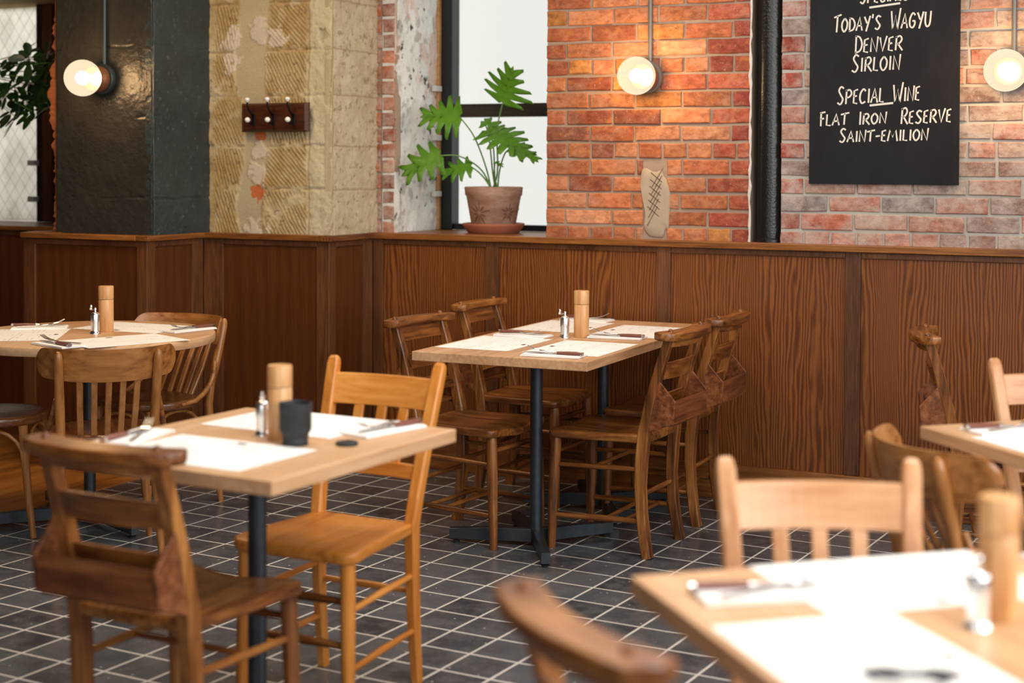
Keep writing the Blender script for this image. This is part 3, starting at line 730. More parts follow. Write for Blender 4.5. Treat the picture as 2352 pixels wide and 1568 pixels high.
main_st = [(0.0, 0.055)]+[(x-XS, 0.067) for x in (-3.214, -2.372, -1.539, -0.706, 0.13, 0.965, 1.80)]+[(6.35, 0.07)]
wainscot((XS, Y0), (2.6, Y0), None, main_st, 'oak', cap_depth=0.08)
struct(MB().box(-3.80, XP0+0.02, Y0+0.07, 6.80, ZC-0.03, ZC-0.0002).build('window_sill', MAT['oak_rail'], bevel=0.002))
wainscot((XS, YS), (XS, Y0), None, [(0, 0.06), (0.30, 0.085)], ext0=0.02)
wainscot((XD, YS), (XS, YS), None, [(0.0, 0.115), (0.64, 0.07)], ext1=-0.051)
wainscot((XD, YD), (XD, YS), None, [(0, 0.06), (0.33, 0.085)], ext0=0.02)
wainscot((XL, YD), (XD, YD), None, [(0, 0.075), (0.68, 0.06)], ext1=-0.051, ext0=0.0)
wainscot((XL, 6.1), (XL, YD), None, [(0.0, 0.07), (0.49, 0.075)], ext1=0.02) if False else None
wainscot((-7.2, 6.1), (XL+0.02, 6.1), None, [(0.0, 0.07), (0.9, 0.07), (1.85, 0.09)], cap_depth=0.55)
struct(MB().box(XL, XL+0.03, YD+0.03, 6.1, 0, ZC-0.03).build('trim_8', MAT['oak_soft']))
struct(MB().box(XL, -5.06, YD+0.02, 6.12, ZC-0.03, ZC-0.0003).build('trim_9', MAT['oak_rail'], bevel=0.002))

# windows ------------------------------------------------------------------------------------
win = struct(bpy.data.objects.new('window_1', None)); COL.objects.link(win)
WX0, WX1, WY = -3.702, -2.90, 6.83
def bxp(name, mat, par, *b, bevel=0.003): return MB().box(*b).build(name, MAT[mat], par, bevel=bevel)
bxp('window_stile', 'window_steel', win, WX0, WX0+0.072, WY-0.05, WY+0.03, ZC, 2.62)
bxp('window_stile', 'window_steel', win, WX1-0.072, WX1, WY-0.05, WY+0.03, ZC, 2.62)
bxp('window_rail', 'window_steel', win, WX0+0.072, WX1-0.072, WY-0.03, WY+0.02, ZC, ZC+0.03)
bxp('window_rail', 'window_steel', win, WX0+0.072, WX1-0.072, WY-0.03, WY+0.02, 2.59, 2.62)
bxp('transom', 'window_wood', win, WX0+0.072, WX1-0.072, WY-0.045, WY+0.02, 1.672, 1.738)
bxp('pane', 'pane', win, WX0+0.072, WX1-0.072, WY-0.004, WY+0.004, ZC+0.03, 1.672, bevel=0)
bxp('pane', 'pane', win, WX0+0.072, WX1-0.072, WY-0.004, WY+0.004, 1.738, 2.59, bevel=0)
bxp('timber_strip', 'oak_end', win, WX0-0.03, WX0+0.012, WY-0.075, WY-0.05, ZC, 2.62)
for z_ in (1.275, 1.555, 1.80): bxp('cable_clip', 'clip', win, WX0+0.0, WX0+0.022, WY-0.13, WY-0.06, z_, z_+0.028)
win2 = struct(bpy.data.objects.new('window_2', None)); COL.objects.link(win2)
bxp('window_stile', 'window_wood', win2, -6.09, -6.045, 6.50, 6.66, ZC, 2.35)
bxp('window_stile', 'oak_stile', win2, -6.05, -5.98, 6.50, 6.70, ZC, 2.35)
bxp('pane', 'wireglass', win2, -7.2, -6.09, 6.59, 6.60, ZC, 2.35, bevel=0)
for z_ in (1.22, 1.42, 1.85): bxp('cable_clip', 'clip', win2, -6.12, -6.07, 6.46, 6.50, z_, z_+0.03)
struct(MB().box(-5.99, -5.06, 6.66, 6.72, ZC-0.02, 3.1).build('wall_recess_back', MAT['orange_edge']))
# ---------------------------------------------------------------- chairs (local: +y is the way the sitter faces, origin on the floor)
def seat_outline(wf, wb, yf, yb, rc, n=64, bow=0.012):
    """rounded trapezoid"""
    out = []
    pts = []
    cs = [(wf, yf, 0), (-wf, yf, 90), (-wb, yb, 180), (wb, yb, 270)]
    for x, y, a0 in cs:
        sx = 1 if x > 0 else -1; sy = 1 if y == yf else -1
        cx, cy = x-sx*rc, y-sy*rc
        for k in range(7):
            a = math.radians(a0+90*k/6)
            pts.append((cx+rc*math.cos(a), cy+rc*math.sin(a)))
    # resample with straight runs split
    for i, p in enumerate(pts):
        q = pts[(i+1) % len(pts)]; d = math.hypot(q[0]-p[0], q[1]-p[1]); m = max(1, int(d/0.03))
        for k in range(m):
            t = k/m; out.append((p[0]+(q[0]-p[0])*t, p[1]+(q[1]-p[1])*t))
    return out

def chapel_chair(label, loc, rz, open_back=False, group='old chapel chairs'):
    t = thing('chapel_chair', label, 'chair', loc, rz, group)
    def top(x, y): 
        return 0.45-0.010*math.exp(-((x/0.11)**2+((y+0.02)/0.13)**2))-0.012*max(0, (y-0.11)/0.08)**2*math.exp(-(x/0.10)**2)
    MB().plate(seat_outline(0.205, 0.172, 0.20, -0.19, 0.03), top, 0.03, 0.007).build('seat', MAT['chapel'], t, smooth=True)
    for sx in (-1, 1):
        x = 0.158*sx
        pts = [(x*1.05, -0.195, 0), (x*1.03, -0.182, 0.06), (x*1.0, -0.168, 0.16), (x, -0.162, 0.26), (x, -0.166, 0.36), (x, -0.176, 0.46), (x*1.0, -0.202, 0.58), (x, -0.236, 0.70), (x, -0.272, 0.812)]
        MB().bar(pts, [0.040, 0.041, 0.042, 0.042, 0.042, 0.042, 0.040, 0.037, 0.034], [0.036, 0.036, 0.037, 0.038, 0.042, 0.042, 0.038, 0.034, 0.030], (1, 0, 0), 0.12).build('rear_post', MAT['chapel_v'], t)
        fp = [(0.176*sx, 0.19, 0.0), (0.176*sx, 0.189, 0.03), (0.175*sx, 0.186, 0.14), (0.173*sx, 0.181, 0.28), (0.170*sx, 0.176, 0.40), (0.169*sx, 0.175, 0.422)]
        lg = MB().tube(fp, [0.0145, 0.0155, 0.0185, 0.0205, 0.0205, 0.018], 14).build('leg', MAT['chapel_v'], t, smooth=True)
        MB().lathe([(0.011, 0.0), (0.011, 0.004)], (0.176*sx, 0.19, -0.004+0.004), 12).build('glide', MAT['porcelain'], lg)
        MB().tube([(0.172*sx, 0.172, 0.315), (0.166*sx, 0, 0.32), (0.160*sx, -0.152, 0.322)], [0.0085, 0.011, 0.0085], 10).build('stretcher', MAT['chapel'], t, smooth=True)
        MB().tube([(0.174*sx, 0.178, 0.125), (0.168*sx, 0, 0.13), (0.161*sx, -0.158, 0.132)], [0.009, 0.0125, 0.009], 10).build('stretcher', MAT['chapel'], t, smooth=True)
    MB().tube([(-0.163, 0.174, 0.365), (0, 0.174, 0.365), (0.163, 0.174, 0.365)], [0.009, 0.013, 0.009], 10).build('stretcher', MAT['chapel_x'], t, smooth=True)
    MB().tube([(-0.158, 0.02, 0.318), (0.158, 0.02, 0.318)], 0.0085, 8).build('stretcher', MAT['chapel_x'], t, smooth=True)
    for y in (-0.03, -0.105): MB().tube([(-0.158, y, 0.132), (0.158, y, 0.132)], 0.0085, 8).build('stretcher', MAT['chapel_x'], t, smooth=True)
    MB().tube([(-0.15, -0.16, 0.225), (0.15, -0.16, 0.225)], 0.0095, 8).build('stretcher', MAT['chapel_x'], t, smooth=True)
    # curved shelf-like top rail with rounded ends
    ol = []
    Lr = 0.218
    def yc(x): return -0.302+0.042*(x/Lr)**2
    n = 26
    for i in range(n+1):
        x = Lr*(1-2*i/n); w = 0.036*min(1, max(0.0, 1-max(0, abs(x)/Lr-0.90)/0.10))**0.5 + 0.012
        ol.append((x, yc(x)+0.026, w))
    outl = [(x, yc(x)+0.037*min(1, (max(0.02, 1-max(0, (abs(x)/Lr-0.955))/0.045))**0.5)) for x, _, _ in ol]+[(x, yc(x)-0.037*min(1, (max(0.02, 1-max(0, (abs(x)/Lr-0.955))/0.045))**0.5)) for x, _, _ in ol[::-1]]
    m = MB(); ringv = []
    N = len(outl)
    half = n+1
    rr_ = []
    for dz, k in ((0.805, 0.90), (0.808, 0.98), (0.812, 1.0), (0.827, 1.0), (0.832, 0.98), (0.834, 0.90)):
        ring = []
        for x, y in outl: ring.append((x*(1-(1-k)*0.2), yc(x)+(y-yc(x))*k, dz+0.06*(-(yc(x)-y))*0.6))
        rr_.append(ring)
    for i in range(5):
        pass
    o0 = len(m.v); m.v += [p for r in rr_ for p in r]
    for i in range(5):
        for j in range(N):
            a, b = i*N+j, i*N+(j+1) % N; m.f.append((o0+a, o0+b, o0+b+N, o0+a+N)); m.mi.append(0)
    for base, flip in ((0, True), (5*N, False)):
        for j in range(half-1):
            q = (base+j, base+j+1, base+N-2-j, base+N-1-j)
            m.f.append(tuple(o0+k for k in (q[::-1] if not flip else q))); m.mi.append(0)
    rail = m.build('top_rail', MAT['chapel_x'], t, smooth=True)
    for sx in (-1, 1): MB().lathe([(0.010, 0.826), (0.010, 0.836), (0.008, 0.842), (0.004, 0.8445), (0.0005, 0.845)], (0.158*sx, -0.276, 0), 12).build('peg', MAT['chapel'], rail, smooth=True)
    def slat(z0, z1, bow, yb, th=0.013):
        def fn(u, v, k):
            x = -0.158+0.316*u; zz = z0+(z1-z0)*v
            return (x, yb(zz)-bow*(1-(2*u-1)**2)+(0 if k == 0 else th), zz+0.006*(1-(2*u-1)**2)*v)
        MB().sheet(fn, 12, 2).build('back_slat', MAT['chapel_x'], t, smooth=True, angle=30)
    py = lambda z: -0.176-0.042*(z-0.46)/0.16-0.10*max(0, z-0.60)*0.9
    if open_back:
        slat(0.748, 0.800, 0.006, lambda z: py(z)-0.004); slat(0.640, 0.690, 0.02, py); slat(0.545, 0.585, 0.02, py)
    else:
        slat(0.778, 0.806, 0.03, lambda z: py(z)-0.004); slat(0.655, 0.715, 0.024, py); slat(0.545, 0.590, 0.022, py)
    # book box behind the back: two cheeks, a board and a floor
    for sx in (-1, 1):
        x0 = 0.164*sx; x1 = 0.1755*sx
        prof = [(-0.222, 0.672), (-0.302, 0.582), (-0.294, 0.50), (-0.190, 0.462)]
        m = MB(); vs = [(x0, y, z) for y, z in prof]+[(x1, y, z) for y, z in prof]
        m.add(vs, [(0, 1, 2, 3), (7, 6, 5, 4), (0, 4, 5, 1), (1, 5, 6, 2), (2, 6, 7, 3), (3, 7, 4, 0)])
        m.build('box_cheek', MAT['chapel_d'], t, bevel=0.002)
    MB().bar([(-0.1638, -0.292, 0.541), (0.1638, -0.292, 0.541)], 0.080, 0.012, (0, 0.08, 1), 0.08).build('box_board', MAT['chapel_d'], t)
    MB().box(-0.1635, 0.1635, -0.286, -0.205, 0.490, 0.500).build('box_floor', MAT['chapel_d'], t)
    return t

def school_chair(label, loc, rz, pale=False, group='slat-backed school chairs'):
    mv, mx, ms = (MAT['overlit_v'], MAT['overlit_x'], MAT['overlit_x']) if pale else (MAT['ochre_v'], MAT['ochre_x'], MAT['ochre'])  # pale picks the honey beech with strong light put into its colour
    t = thing('school_chair', label, 'chair', loc, rz, group)
    top = lambda x, y: 0.452-0.009*math.exp(-((x/0.12)**2+((y+0.03)/0.13)**2))-0.008*max(0, (y-0.1)/0.1)**2
    MB().plate(seat_outline(0.195, 0.165, 0.195, -0.175, 0.035), top, 0.03, 0.007).build('seat', ms, t, smooth=True)
    py = lambda z: -0.165-0.115*((z-0.45)/0.42)**1.15 if z > 0.45 else -0.165-0.03*((0.45-z)/0.45)**2
    for sx in (-1, 1):
        zs = [0, 0.1, 0.25, 0.40, 0.45, 0.52, 0.60, 0.70, 0.80, 0.855, 0.872, 0.880]
        wv = [0.026, 0.029, 0.032, 0.035, 0.036, 0.036, 0.036, 0.036, 0.036, 0.036, 0.031, 0.02]
        dv = [0.028, 0.031, 0.034, 0.036, 0.036, 0.035, 0.033, 0.031, 0.030, 0.028, 0.024, 0.014]
        MB().bar([((0.155+0.022*max(0, z-0.45)/0.42)*sx, py(z), z) for z in zs], wv, dv, (1, 0, 0), 0.16).build('rear_post', mv, t)
        MB().tube([(0.168*sx, 0.175, 0), (0.166*sx, 0.172, 0.12), (0.163*sx, 0.168, 0.28), (0.160*sx, 0.164, 0.425)], [0.0155, 0.0185, 0.0205, 0.0205], 14).build('leg', mv, t, smooth=True)
        for z_ in (0.30, 0.145): MB().tube([(0.164*sx, 0.165, z_-0.01), (0.160*sx, 0, z_), (0.156*sx, -0.165, z_+0.005)], [0.008, 0.0105, 0.008], 10).build('stretcher', ms, t, smooth=True)
    for z_ in (0.315, 0.20): MB().tube([(-0.158, 0.168, z_), (0, 0.168, z_), (0.158, 0.168, z_)], [0.009, 0.0135, 0.009], 10).build('stretcher', MAT['chapel_x'], t, smooth=True)
    MB().tube([(-0.152, -0.172, 0.26), (0, -0.172, 0.26), (0.152, -0.172, 0.26)], [0.008, 0.011, 0.008], 10).build('stretcher', mx, t, smooth=True)
    def rail(name, z0, z1, bow, th):
        hw = lambda z: 0.155+0.022*max(0, z-0.45)/0.42-0.012
        def fn(u, v, k):
            z = z0+(z1-z0)*v
            return (hw(z)*(2*u-1), py(z)-bow*(1-(2*u-1)**2)+(-th/2 if k == 0 else th/2), z)
        MB().sheet(fn, 12, 2).build(name, mx, t, bevel=0.002)
    rail('top_rail', 0.750, 0.834, 0.02, 0.018); rail('lower_rail', 0.565, 0.602, 0.014, 0.018)
    for x in (-0.075, 0.0, 0.075):
        b = lambda f: 0.018*(1-(x/0.16)**2)*f
        MB().bar([(x*0.94, py(0.60)-b(0.75), 0.598), (x*0.98, py(0.69)-b(0.9), 0.69), (x, py(0.755)-b(1), 0.756)], 0.030, 0.011, (1, 0, 0), 0.15).build('back_slat', mv, t)
    return t

def bentwood_chair(label, loc, rz, group='bentwood chairs'):
    t = thing('bentwood_chair', label, 'chair', loc, rz, group)
    ol = []
    for k in range(56):
        a = k*2*PI/56; r = 0.205+0.012*math.cos(2*a)
        ol.append((r*math.cos(a)*0.97, 0.0+r*math.sin(a)))
    top = lambda x, y: 0.462-0.012*math.exp(-((x/0.13)**2+(y/0.13)**2))
    MB().plate(ol, top, 0.036, 0.009).build('seat', MAT['bent_d'], t, smooth=True)
    py = lambda z: -0.185-0.075*((z-0.46)/0.32) if z > 0.46 else -0.185-0.05*((0.46-z)/0.46)**1.6
    for sx in (-1, 1):
        zs = [0, 0.08, 0.18, 0.30, 0.42, 0.50, 0.58, 0.66, 0.74, 0.765, 0.775]
        MB().tube([((0.172-0.010*max(0, 1-abs(z-0.46)/0.3))*sx+0.016*sx*max(0, (0.3-z)/0.3), py(z)-(0.016 if z > 0.62 else 0.016*max(0, (z-0.46)/0.16)), z) for z in zs],
                  [0.0125, 0.014, 0.0155, 0.0165, 0.0175, 0.0178, 0.0175, 0.017, 0.0165, 0.013, 0.006], 14).build('rear_post', MAT['bent_v'], t, smooth=True)
        MB().tube([(0.178*sx, 0.185, 0), (0.165*sx, 0.165, 0.14), (0.152*sx, 0.148, 0.30), (0.146*sx, 0.138, 0.428)], [0.012, 0.0145, 0.017, 0.018], 14).build('leg', MAT['bent_v'], t, smooth=True)
        # bent brace running from the post down to the seat edge
        MB().tube([(0.178*sx, -0.208, 0.60), (0.186*sx, -0.195, 0.555), (0.196*sx, -0.16, 0.51), (0.205*sx, -0.11, 0.475), (0.207*sx, -0.06, 0.452), (0.205*sx, 0.02, 0.445)], [0.009, 0.0105, 0.011, 0.011, 0.0105, 0.008], 10).build('side_brace', MAT['bent'], t, smooth=True)
        # arch under the seat between front and rear leg
        arch = []
        for k in range(11):
            a = PI*k/10; arch.append((0.160*sx, 0.0+0.145*math.cos(a), 0.26+0.155*math.sin(a)**0.7))
        MB().tube(arch, 0.008, 8).build('under_seat_arch', MAT['bent'], t, smooth=True)
    arch = [(0.143*math.cos(PI*k/10), 0.155, 0.26+0.155*math.sin(PI*k/10)**0.7) for k in range(11)]
    MB().tube(arch, 0.008, 8, up=(0, 1, 0)).build('under_seat_arch', MAT['bent'], t, smooth=True)
    def fn(u, v, k):
        s = 2*u-1; a = s*0.92
        x = 0.262*math.sin(a)/math.sin(0.92)*0.93; z0, z1 = 0.665+0.012*abs(s)**3, 0.782-0.0*abs(s)
        e = max(0.02, 1-(max(0, abs(s)-0.84)/0.16)**2)**0.5; e = max(0.3, e)
        zc = (z0+z1)/2+0.004*s*s; z = zc+(z1-z0)/2*e*(2*v-1)
        th = 0.017*(1-0.3*abs(2*v-1)**3)
        return (x, py(z)-0.052+0.145*(1-math.cos(a))/(1-math.cos(0.92))+(-th/2 if k == 0 else th/2), z)
    MB().sheet(fn, 56, 6).build('top_rail', MAT['bent'], t, smooth=True, angle=40)
    for x in (-0.10, -0.05, 0, 0.05, 0.10):
        f = (x/0.26)**2*0.14
        MB().bar([(x*0.92, -0.172+0.02*(x/0.1)**2, 0.455), (x*0.97, py(0.56)-0.012+f*0.5, 0.56), (x, py(0.67)-0.050+f, 0.676)], 0.022, 0.012, (1, 0, 0), 0.2).build('spindle', MAT['bent_v'], t)
    return t

# ---------------------------------------------------------------- tables
TZ = 0.755
def pedestal(t, x, y, h, angles, length=0.33):
    MB().tube([(x, y, 0.03), (x, y, h)], 0.0235, 24).build('pole', MAT['black_metal'], t, smooth=True)
    for a in angles:
        a = math.radians(a); d = (math.cos(a), math.sin(a))
        p = lambda r, z: (x+d[0]*r, y+d[1]*r, z)
        arm = MB().bar([p(0.016, 0.040), p(length*0.6, 0.040), p(length, 0.036)], [0.050, 0.048, 0.040], 0.032, (0, 0, 1), 0.06).build('base_arm', MAT['black_metal'], t)
        MB().lathe([(0.012, 0), (0.014, 0.008), (0.006, 0.010), (0.006, 0.018)], p(length-0.025, 0), 12).build('glide', MAT['rubber'], arm, smooth=True)
    MB().box(x-0.11, x+0.11, y-0.11, y+0.11, h, h+0.006).build('top_plate', MAT['black_metal'], t)
def square_table(name, label, loc, rz, tops, angles, legs, th=0.034):
    """tops: list of (x0, x1, y0, y1) boards"""
    t = thing(name, label, 'table', loc, rz)
    for b in tops: MB().box(*b, TZ-th, TZ).build('tabletop', MAT['oak_top'], t, bevel=0.0025)
    for x, y in legs: pedestal(t, x, y, TZ-th-0.006, angles)
    return t
MID = (-2.442, 5.575, 1.2)
square_table('dining_table', 'long oak table of two joined square tops on black posts beside the dark panelling', (MID[0], MID[1], 0), MID[2],
             [(-0.345, 0.345, -0.695, -0.0015), (-0.345, 0.345, 0.0015, 0.695)], (52, 128, 196, 300), [(0.0, -0.345), (0.0, 0.345)])
FRT = (-2.222, 3.135, -3.5)
square_table('dining_table', 'square oak table carrying the black camera lens, box-backed chair in front of it', (FRT[0], FRT[1], 0), FRT[2],
             [(-0.345, 0.345, -0.38, 0.38)], (45, 135, 225, 315), [(0.0, 0.0)])
BIG = (-0.423, 2.345, -3.3)
square_table('dining_table', 'brightly lit square oak table cut off by the lower right corner of the picture', (BIG[0], BIG[1], 0), BIG[2]+45,
             [(-0.36, 0.36, -0.36, 0.36)], (0, 90, 180, 270), [(0.0, 0.0)])
RGT = (-0.275, 4.085, -0.8)
square_table('dining_table', 'square oak table at the right edge beyond the curved bentwood chair back', (RGT[0], RGT[1], 0), RGT[2]+45,
             [(-0.365, 0.365, -0.365, 0.365)], (0, 90, 180, 270), [(0.0, 0.0)])
RND = (-4.21, 4.79)
rt_ = thing('round_table', 'round oak table on a black post beside the dark painted column', 'table', (RND[0], RND[1], 0), 0)
MB().lathe([(0.02, TZ-0.038), (0.485, TZ-0.038), (0.494, TZ-0.035), (0.497, TZ-0.027), (0.497, TZ-0.006), (0.493, TZ-0.001), (0.485, TZ), (0.02, TZ)], (0, 0, 0), 96).build('tabletop', MAT['oak_top'], rt_, smooth=True)
pedestal(rt_, 0, 0, TZ-0.044, (-24, 66, 156, 228), 0.40)

# ---------------------------------------------------------------- table ware
def pepper_mill(label, loc, rz=0):
    t = thing('pepper_mill', label, 'pepper mill', loc, rz, 'wooden pepper mills')
    MB().lathe([(0.001, 0), (0.0290, 0), (0.0300, 0.002), (0.0300, 0.128), (0.0292, 0.130), (0.001, 0.130)], n=32).build('body', MAT['mill'], t, smooth=True)
    MB().lathe([(0.001, 0.1315), (0.0300, 0.1315), (0.0305, 0.134), (0.0305, 0.181), (0.029, 0.1845), (0.001, 0.186)], n=32).build('head', MAT['mill'], t, smooth=True)
    MB().lathe([(0.026, 0.1295), (0.026, 0.132)], n=24).build('collar', MAT['rubber'], t)
    return t
def salt_mill(label, loc, rz=0):
    t = thing('salt_mill', label, 'salt mill', loc, rz, 'chrome crank mills')
    MB().lathe([(0.001, 0), (0.0215, 0), (0.0215, 0.004), (0.0175, 0.009), (0.0170, 0.014), (0.0170, 0.045)], n=28).build('base', MAT['chrome'], t, smooth=True)
    MB().lathe([(0.0170, 0.045), (0.0182, 0.046), (0.0182, 0.076), (0.0175, 0.079), (0.0150, 0.083), (0.007, 0.087), (0.001, 0.088)], n=28).build('dome', MAT['chrome'], t, smooth=True)
    MB().lathe([(0.005, 0.086), (0.004, 0.095), (0.006, 0.097), (0.005, 0.103), (0.001, 0.105)], n=16).build('spindle_nut', MAT['chrome'], t, smooth=True)
    c = MB().bar([(0.003, 0, 0.0965), (-0.012, 0, 0.096), (-0.027, 0, 0.094)], 0.008, 0.004, (0, 1, 0)).build('crank', MAT['chrome'], t)
    MB().lathe([(0.004, 0.094), (0.0055, 0.098), (0.006, 0.110), (0.0045, 0.114), (0.001, 0.115)], (-0.026, 0, 0), 14).build('crank_knob', MAT['chrome'], c, smooth=True)
    return t
Z0 = TZ+0.0004
def menu(label, loc, rz, mark=(0.115, 0.10)):
    t = thing('menu_sheet', label, 'menu', (loc[0], loc[1], Z0), rz, 'paper menus used as place mats')
    MB().box(-0.21, 0.21, -0.1485, 0.1485, 0, 0.0008).build('sheet', MAT['menu'], t)
    MB().box(-0.010, 0.016, 0.112, 0.128, 0.0008, 0.0011).build('printed_mark', MAT['menu_ink'], t)
    return t
def napkin(label, loc, rz, z=0.0009):
    t = thing('napkin', label, 'napkin', (loc[0], loc[1], Z0+z), rz, 'folded paper napkins')
    def fn(u, v, k):
        x, y = -0.05+0.1*u, -0.11+0.22*v
        w = 0.0012*math.sin(7*u+1)*math.sin(5*v)
        return (x, y, (0.0 if k == 0 else 0.0055+w))
    MB().sheet(fn, 6, 10).build('fold', MAT['napkin'], t, smooth=True, angle=40)
    MB().box(-0.047, 0.050, -0.108, 0.106, 0.0055, 0.0072).build('top_ply', MAT['napkin'], t)
    return t
def knife(label, loc, rz, z):
    t = thing('table_knife', label, 'knife', (loc[0], loc[1], Z0+z), rz, 'steak knives')
    MB().bar([(0, -0.105, 0.006), (0, -0.06, 0.0065), (0, -0.012, 0.0055)], [0.017, 0.019, 0.014], [0.011, 0.012, 0.010], (1, 0, 0), 0.28).build('handle', MAT['handle'], t)
    MB().bar([(0, -0.112, 0.006), (0, -0.103, 0.006)], 0.018, 0.0115, (1, 0, 0), 0.25).build('end_cap', MAT['steel'], t)
    MB().bar([(0, -0.014, 0.0055), (0, 0.0, 0.005)], [0.0145, 0.012], [0.0105, 0.008], (1, 0, 0), 0.25).build('bolster', MAT['steel'], t)
    m = MB(); P_ = [(-0.006, 0), (0.008, 0), (0.010, 0.06), (0.007, 0.09), (-0.006, 0.112), (-0.007, 0.05)]
    vs = [(x, y, 0.0035) for x, y in P_]+[(x, y, 0.0052) for x, y in P_]
    m.add(vs, [tuple(range(5, -1, -1)), tuple(range(6, 12))]+[(i, (i+1) % 6, 6+(i+1) % 6, 6+i) for i in range(6)])
    m.build('blade', MAT['steel'], t)
    return t
def fork(label, loc, rz, z):
    t = thing('table_fork', label, 'fork', (loc[0], loc[1], Z0+z), rz, 'table forks')
    MB().bar([(0, -0.10, 0.003), (0, -0.05, 0.0035), (0, 0.0, 0.004), (0, 0.025, 0.007)], [0.012, 0.010, 0.006, 0.007], 0.003, (1, 0, 0), 0.25).build('handle', MAT['steel'], t)
    m = MB(); m.bar([(0, 0.024, 0.007), (0, 0.04, 0.008), (0, 0.048, 0.0105)], [0.008, 0.022, 0.023], 0.0022, (1, 0, 0), 0.2)
    m.build('neck', MAT['steel'], t)
    for x in (-0.0095, -0.0032, 0.0032, 0.0095): MB().bar([(x, 0.046, 0.0102), (x, 0.065, 0.014), (x, 0.09, 0.026)], [0.0036, 0.0034, 0.0018], 0.0018, (1, 0, 0), 0.2).build('tine', MAT['steel'], t)
    return t
def setting(where, loc, rz, side=1, na=0, dn_=(0.0, 0.0), cut=True):
    """menu with its napkin and crossed knife and fork on the sitter's left"""
    a = math.radians(rz); c, s = math.cos(a), math.sin(a)
    w = lambda x, y: (loc[0]+c*x-s*y, loc[1]+s*x+c*y)
    menu('printed paper menu lying '+where, loc, rz)
    nx, ny = -0.262*side+dn_[0], dn_[1]
    napkin('folded white napkin '+where, w(nx, ny), rz+na)
    if cut:
        knife('steak knife with brown handle '+where, w(nx-0.014, ny-0.005), rz+na-3, 0.0082)
        fork('steel fork crossing the knife '+where, w(nx+0.012, ny+0.01), rz+na+17, 0.0095)
def on(tb, x, y, rot=0):
    a = math.radians(tb[2]); c, s = math.cos(a), math.sin(a)
    return (tb[0]+c*x-s*y, tb[1]+s*x+c*y)

setting('on the long table before the near box-backed chair', on(MID, 0.178, -0.335), MID[2]+90, na=4)
setting('on the long table before the far box-backed chair', on(MID, 0.178, 0.30), MID[2]+90, na=4)
setting('on the long table before the near open-backed chair', on(MID, -0.178, -0.335), MID[2]-90, na=-2)
setting('on the long table before the far open-backed chair', on(MID, -0.178, 0.345), MID[2]-90, na=-2)
setting('on the lens table before the box-backed chair', on(FRT, 0.005, -0.19), FRT[2], na=12, dn_=(-0.012, 0.045))
setting('on the lens table before the honey slat-backed chair', on(FRT, -0.06, 0.245), FRT[2]+180, na=-10, dn_=(0.0, -0.01))
a = math.degrees(math.atan2(0.56, 0.83))-90
setting('on the round table before the chair cut off at left', (-4.385, 4.615), a, na=3, dn_=(0.02, 0.02))
setting('on the round table before the bentwood chair by the column', (-4.18, 5.035), 182, na=-14)
setting('on the round table before the chair facing away', (-3.915, 4.64), 67, na=6)
B45 = BIG[2]+45
e1 = lambda x, y: on((BIG[0], BIG[1], B45), x, y)
setting('on the bright corner table before the brightly lit slat-backed chair', e1(0.065, 0.213), B45+180, na=0, cut=False, dn_=(-0.06, 0.03))
setting('on the bright corner table before the cropped chair', e1(-0.195, -0.148), B45-90, na=-6, dn_=(-0.083, 0.0))
R45 = RGT[2]+45
e2 = lambda x, y: on((RGT[0], RGT[1], R45), x, y)
setting('on the right-edge table before the bentwood chair', e2(-0.19, -0.03), R45-90, na=0)

pepper_mill('wooden pepper mill at the middle of the long table', (-2.405, 5.585, Z0))
salt_mill('chrome crank salt mill beside the long table pepper mill', (-2.452, 5.53, Z0), 60)
pepper_mill('wooden pepper mill on the round table', (-4.190, 4.865, Z0))
salt_mill('chrome crank salt mill on the round table', (-4.168, 4.775, Z0), -10)
P1 = (-2.214, 3.158); 
pepper_mill('wooden pepper mill beside the black camera lens', (-2.175, 3.163, Z0))
salt_mill('chrome crank salt mill left of the camera lens', (-2.244, 3.190, Z0), 120)
pepper_mill('blurred wooden pepper mill on the bright corner table', (-0.345, 2.405, Z0))
salt_mill('blurred chrome salt mill on the bright corner table', (-0.365, 2.335, Z0), 100)
# camera lens standing on its rear cap
ln = thing('camera_lens', 'black camera lens standing upright beside the pepper mill', 'camera lens', (-2.098, 3.118, Z0), 30); ln.scale = (1.13, 1.13, 1.06)
MB().lathe([(0.001, 0), (0.0265, 0), (0.0275, 0.002), (0.0275, 0.014), (0.027, 0.016)], n=40).build('rear_cap', MAT['rubber'], ln, smooth=True)
MB().lathe([(0.027, 0.016), (0.0285, 0.018), (0.0290, 0.026), (0.0330, 0.032), (0.0335, 0.036)], n=40).build('barrel', MAT['rubber'], ln, smooth=True)
m = MB(); prof = [(0.0335, 0.036)]
for k in range(9): prof += [(0.0345, 0.0365+k*0.0042), (0.0345, 0.0392+k*0.0042), (0.0338, 0.0396+k*0.0042)]
prof += [(0.0345, 0.076)]
m.lathe(prof, n=48).build('focus_ring', MAT['rubber'], ln, smooth=True)
m = MB(); outer = []
ring0 = []; 
for k in range(48):
    a = k*2*PI/48; hz = 0.097+0.001*math.cos(4*a); ring0.append((a, hz))
m.loft([[(0.0345*math.cos(a), 0.0345*math.sin(a), 0.076) for a, h in ring0], [(0.0355*math.cos(a), 0.0355*math.sin(a), 0.080) for a, h in ring0], [(0.0355*math.cos(a), 0.0355*math.sin(a), h) for a, h in ring0], [(0.0335*math.cos(a), 0.0335*math.sin(a), h) for a, h in ring0], [(0.032*math.cos(a), 0.032*math.sin(a), 0.082) for a, h in ring0]], cap0=False, cap1=False)
m.build('petal_hood', MAT['rubber'], ln, smooth=True)
MB().lathe([(0.032, 0.0815), (0.028, 0.082), (0.015, 0.0835), (0.0005, 0.084)], n=32).build('front_glass', MAT['lensglass'], ln, smooth=True)
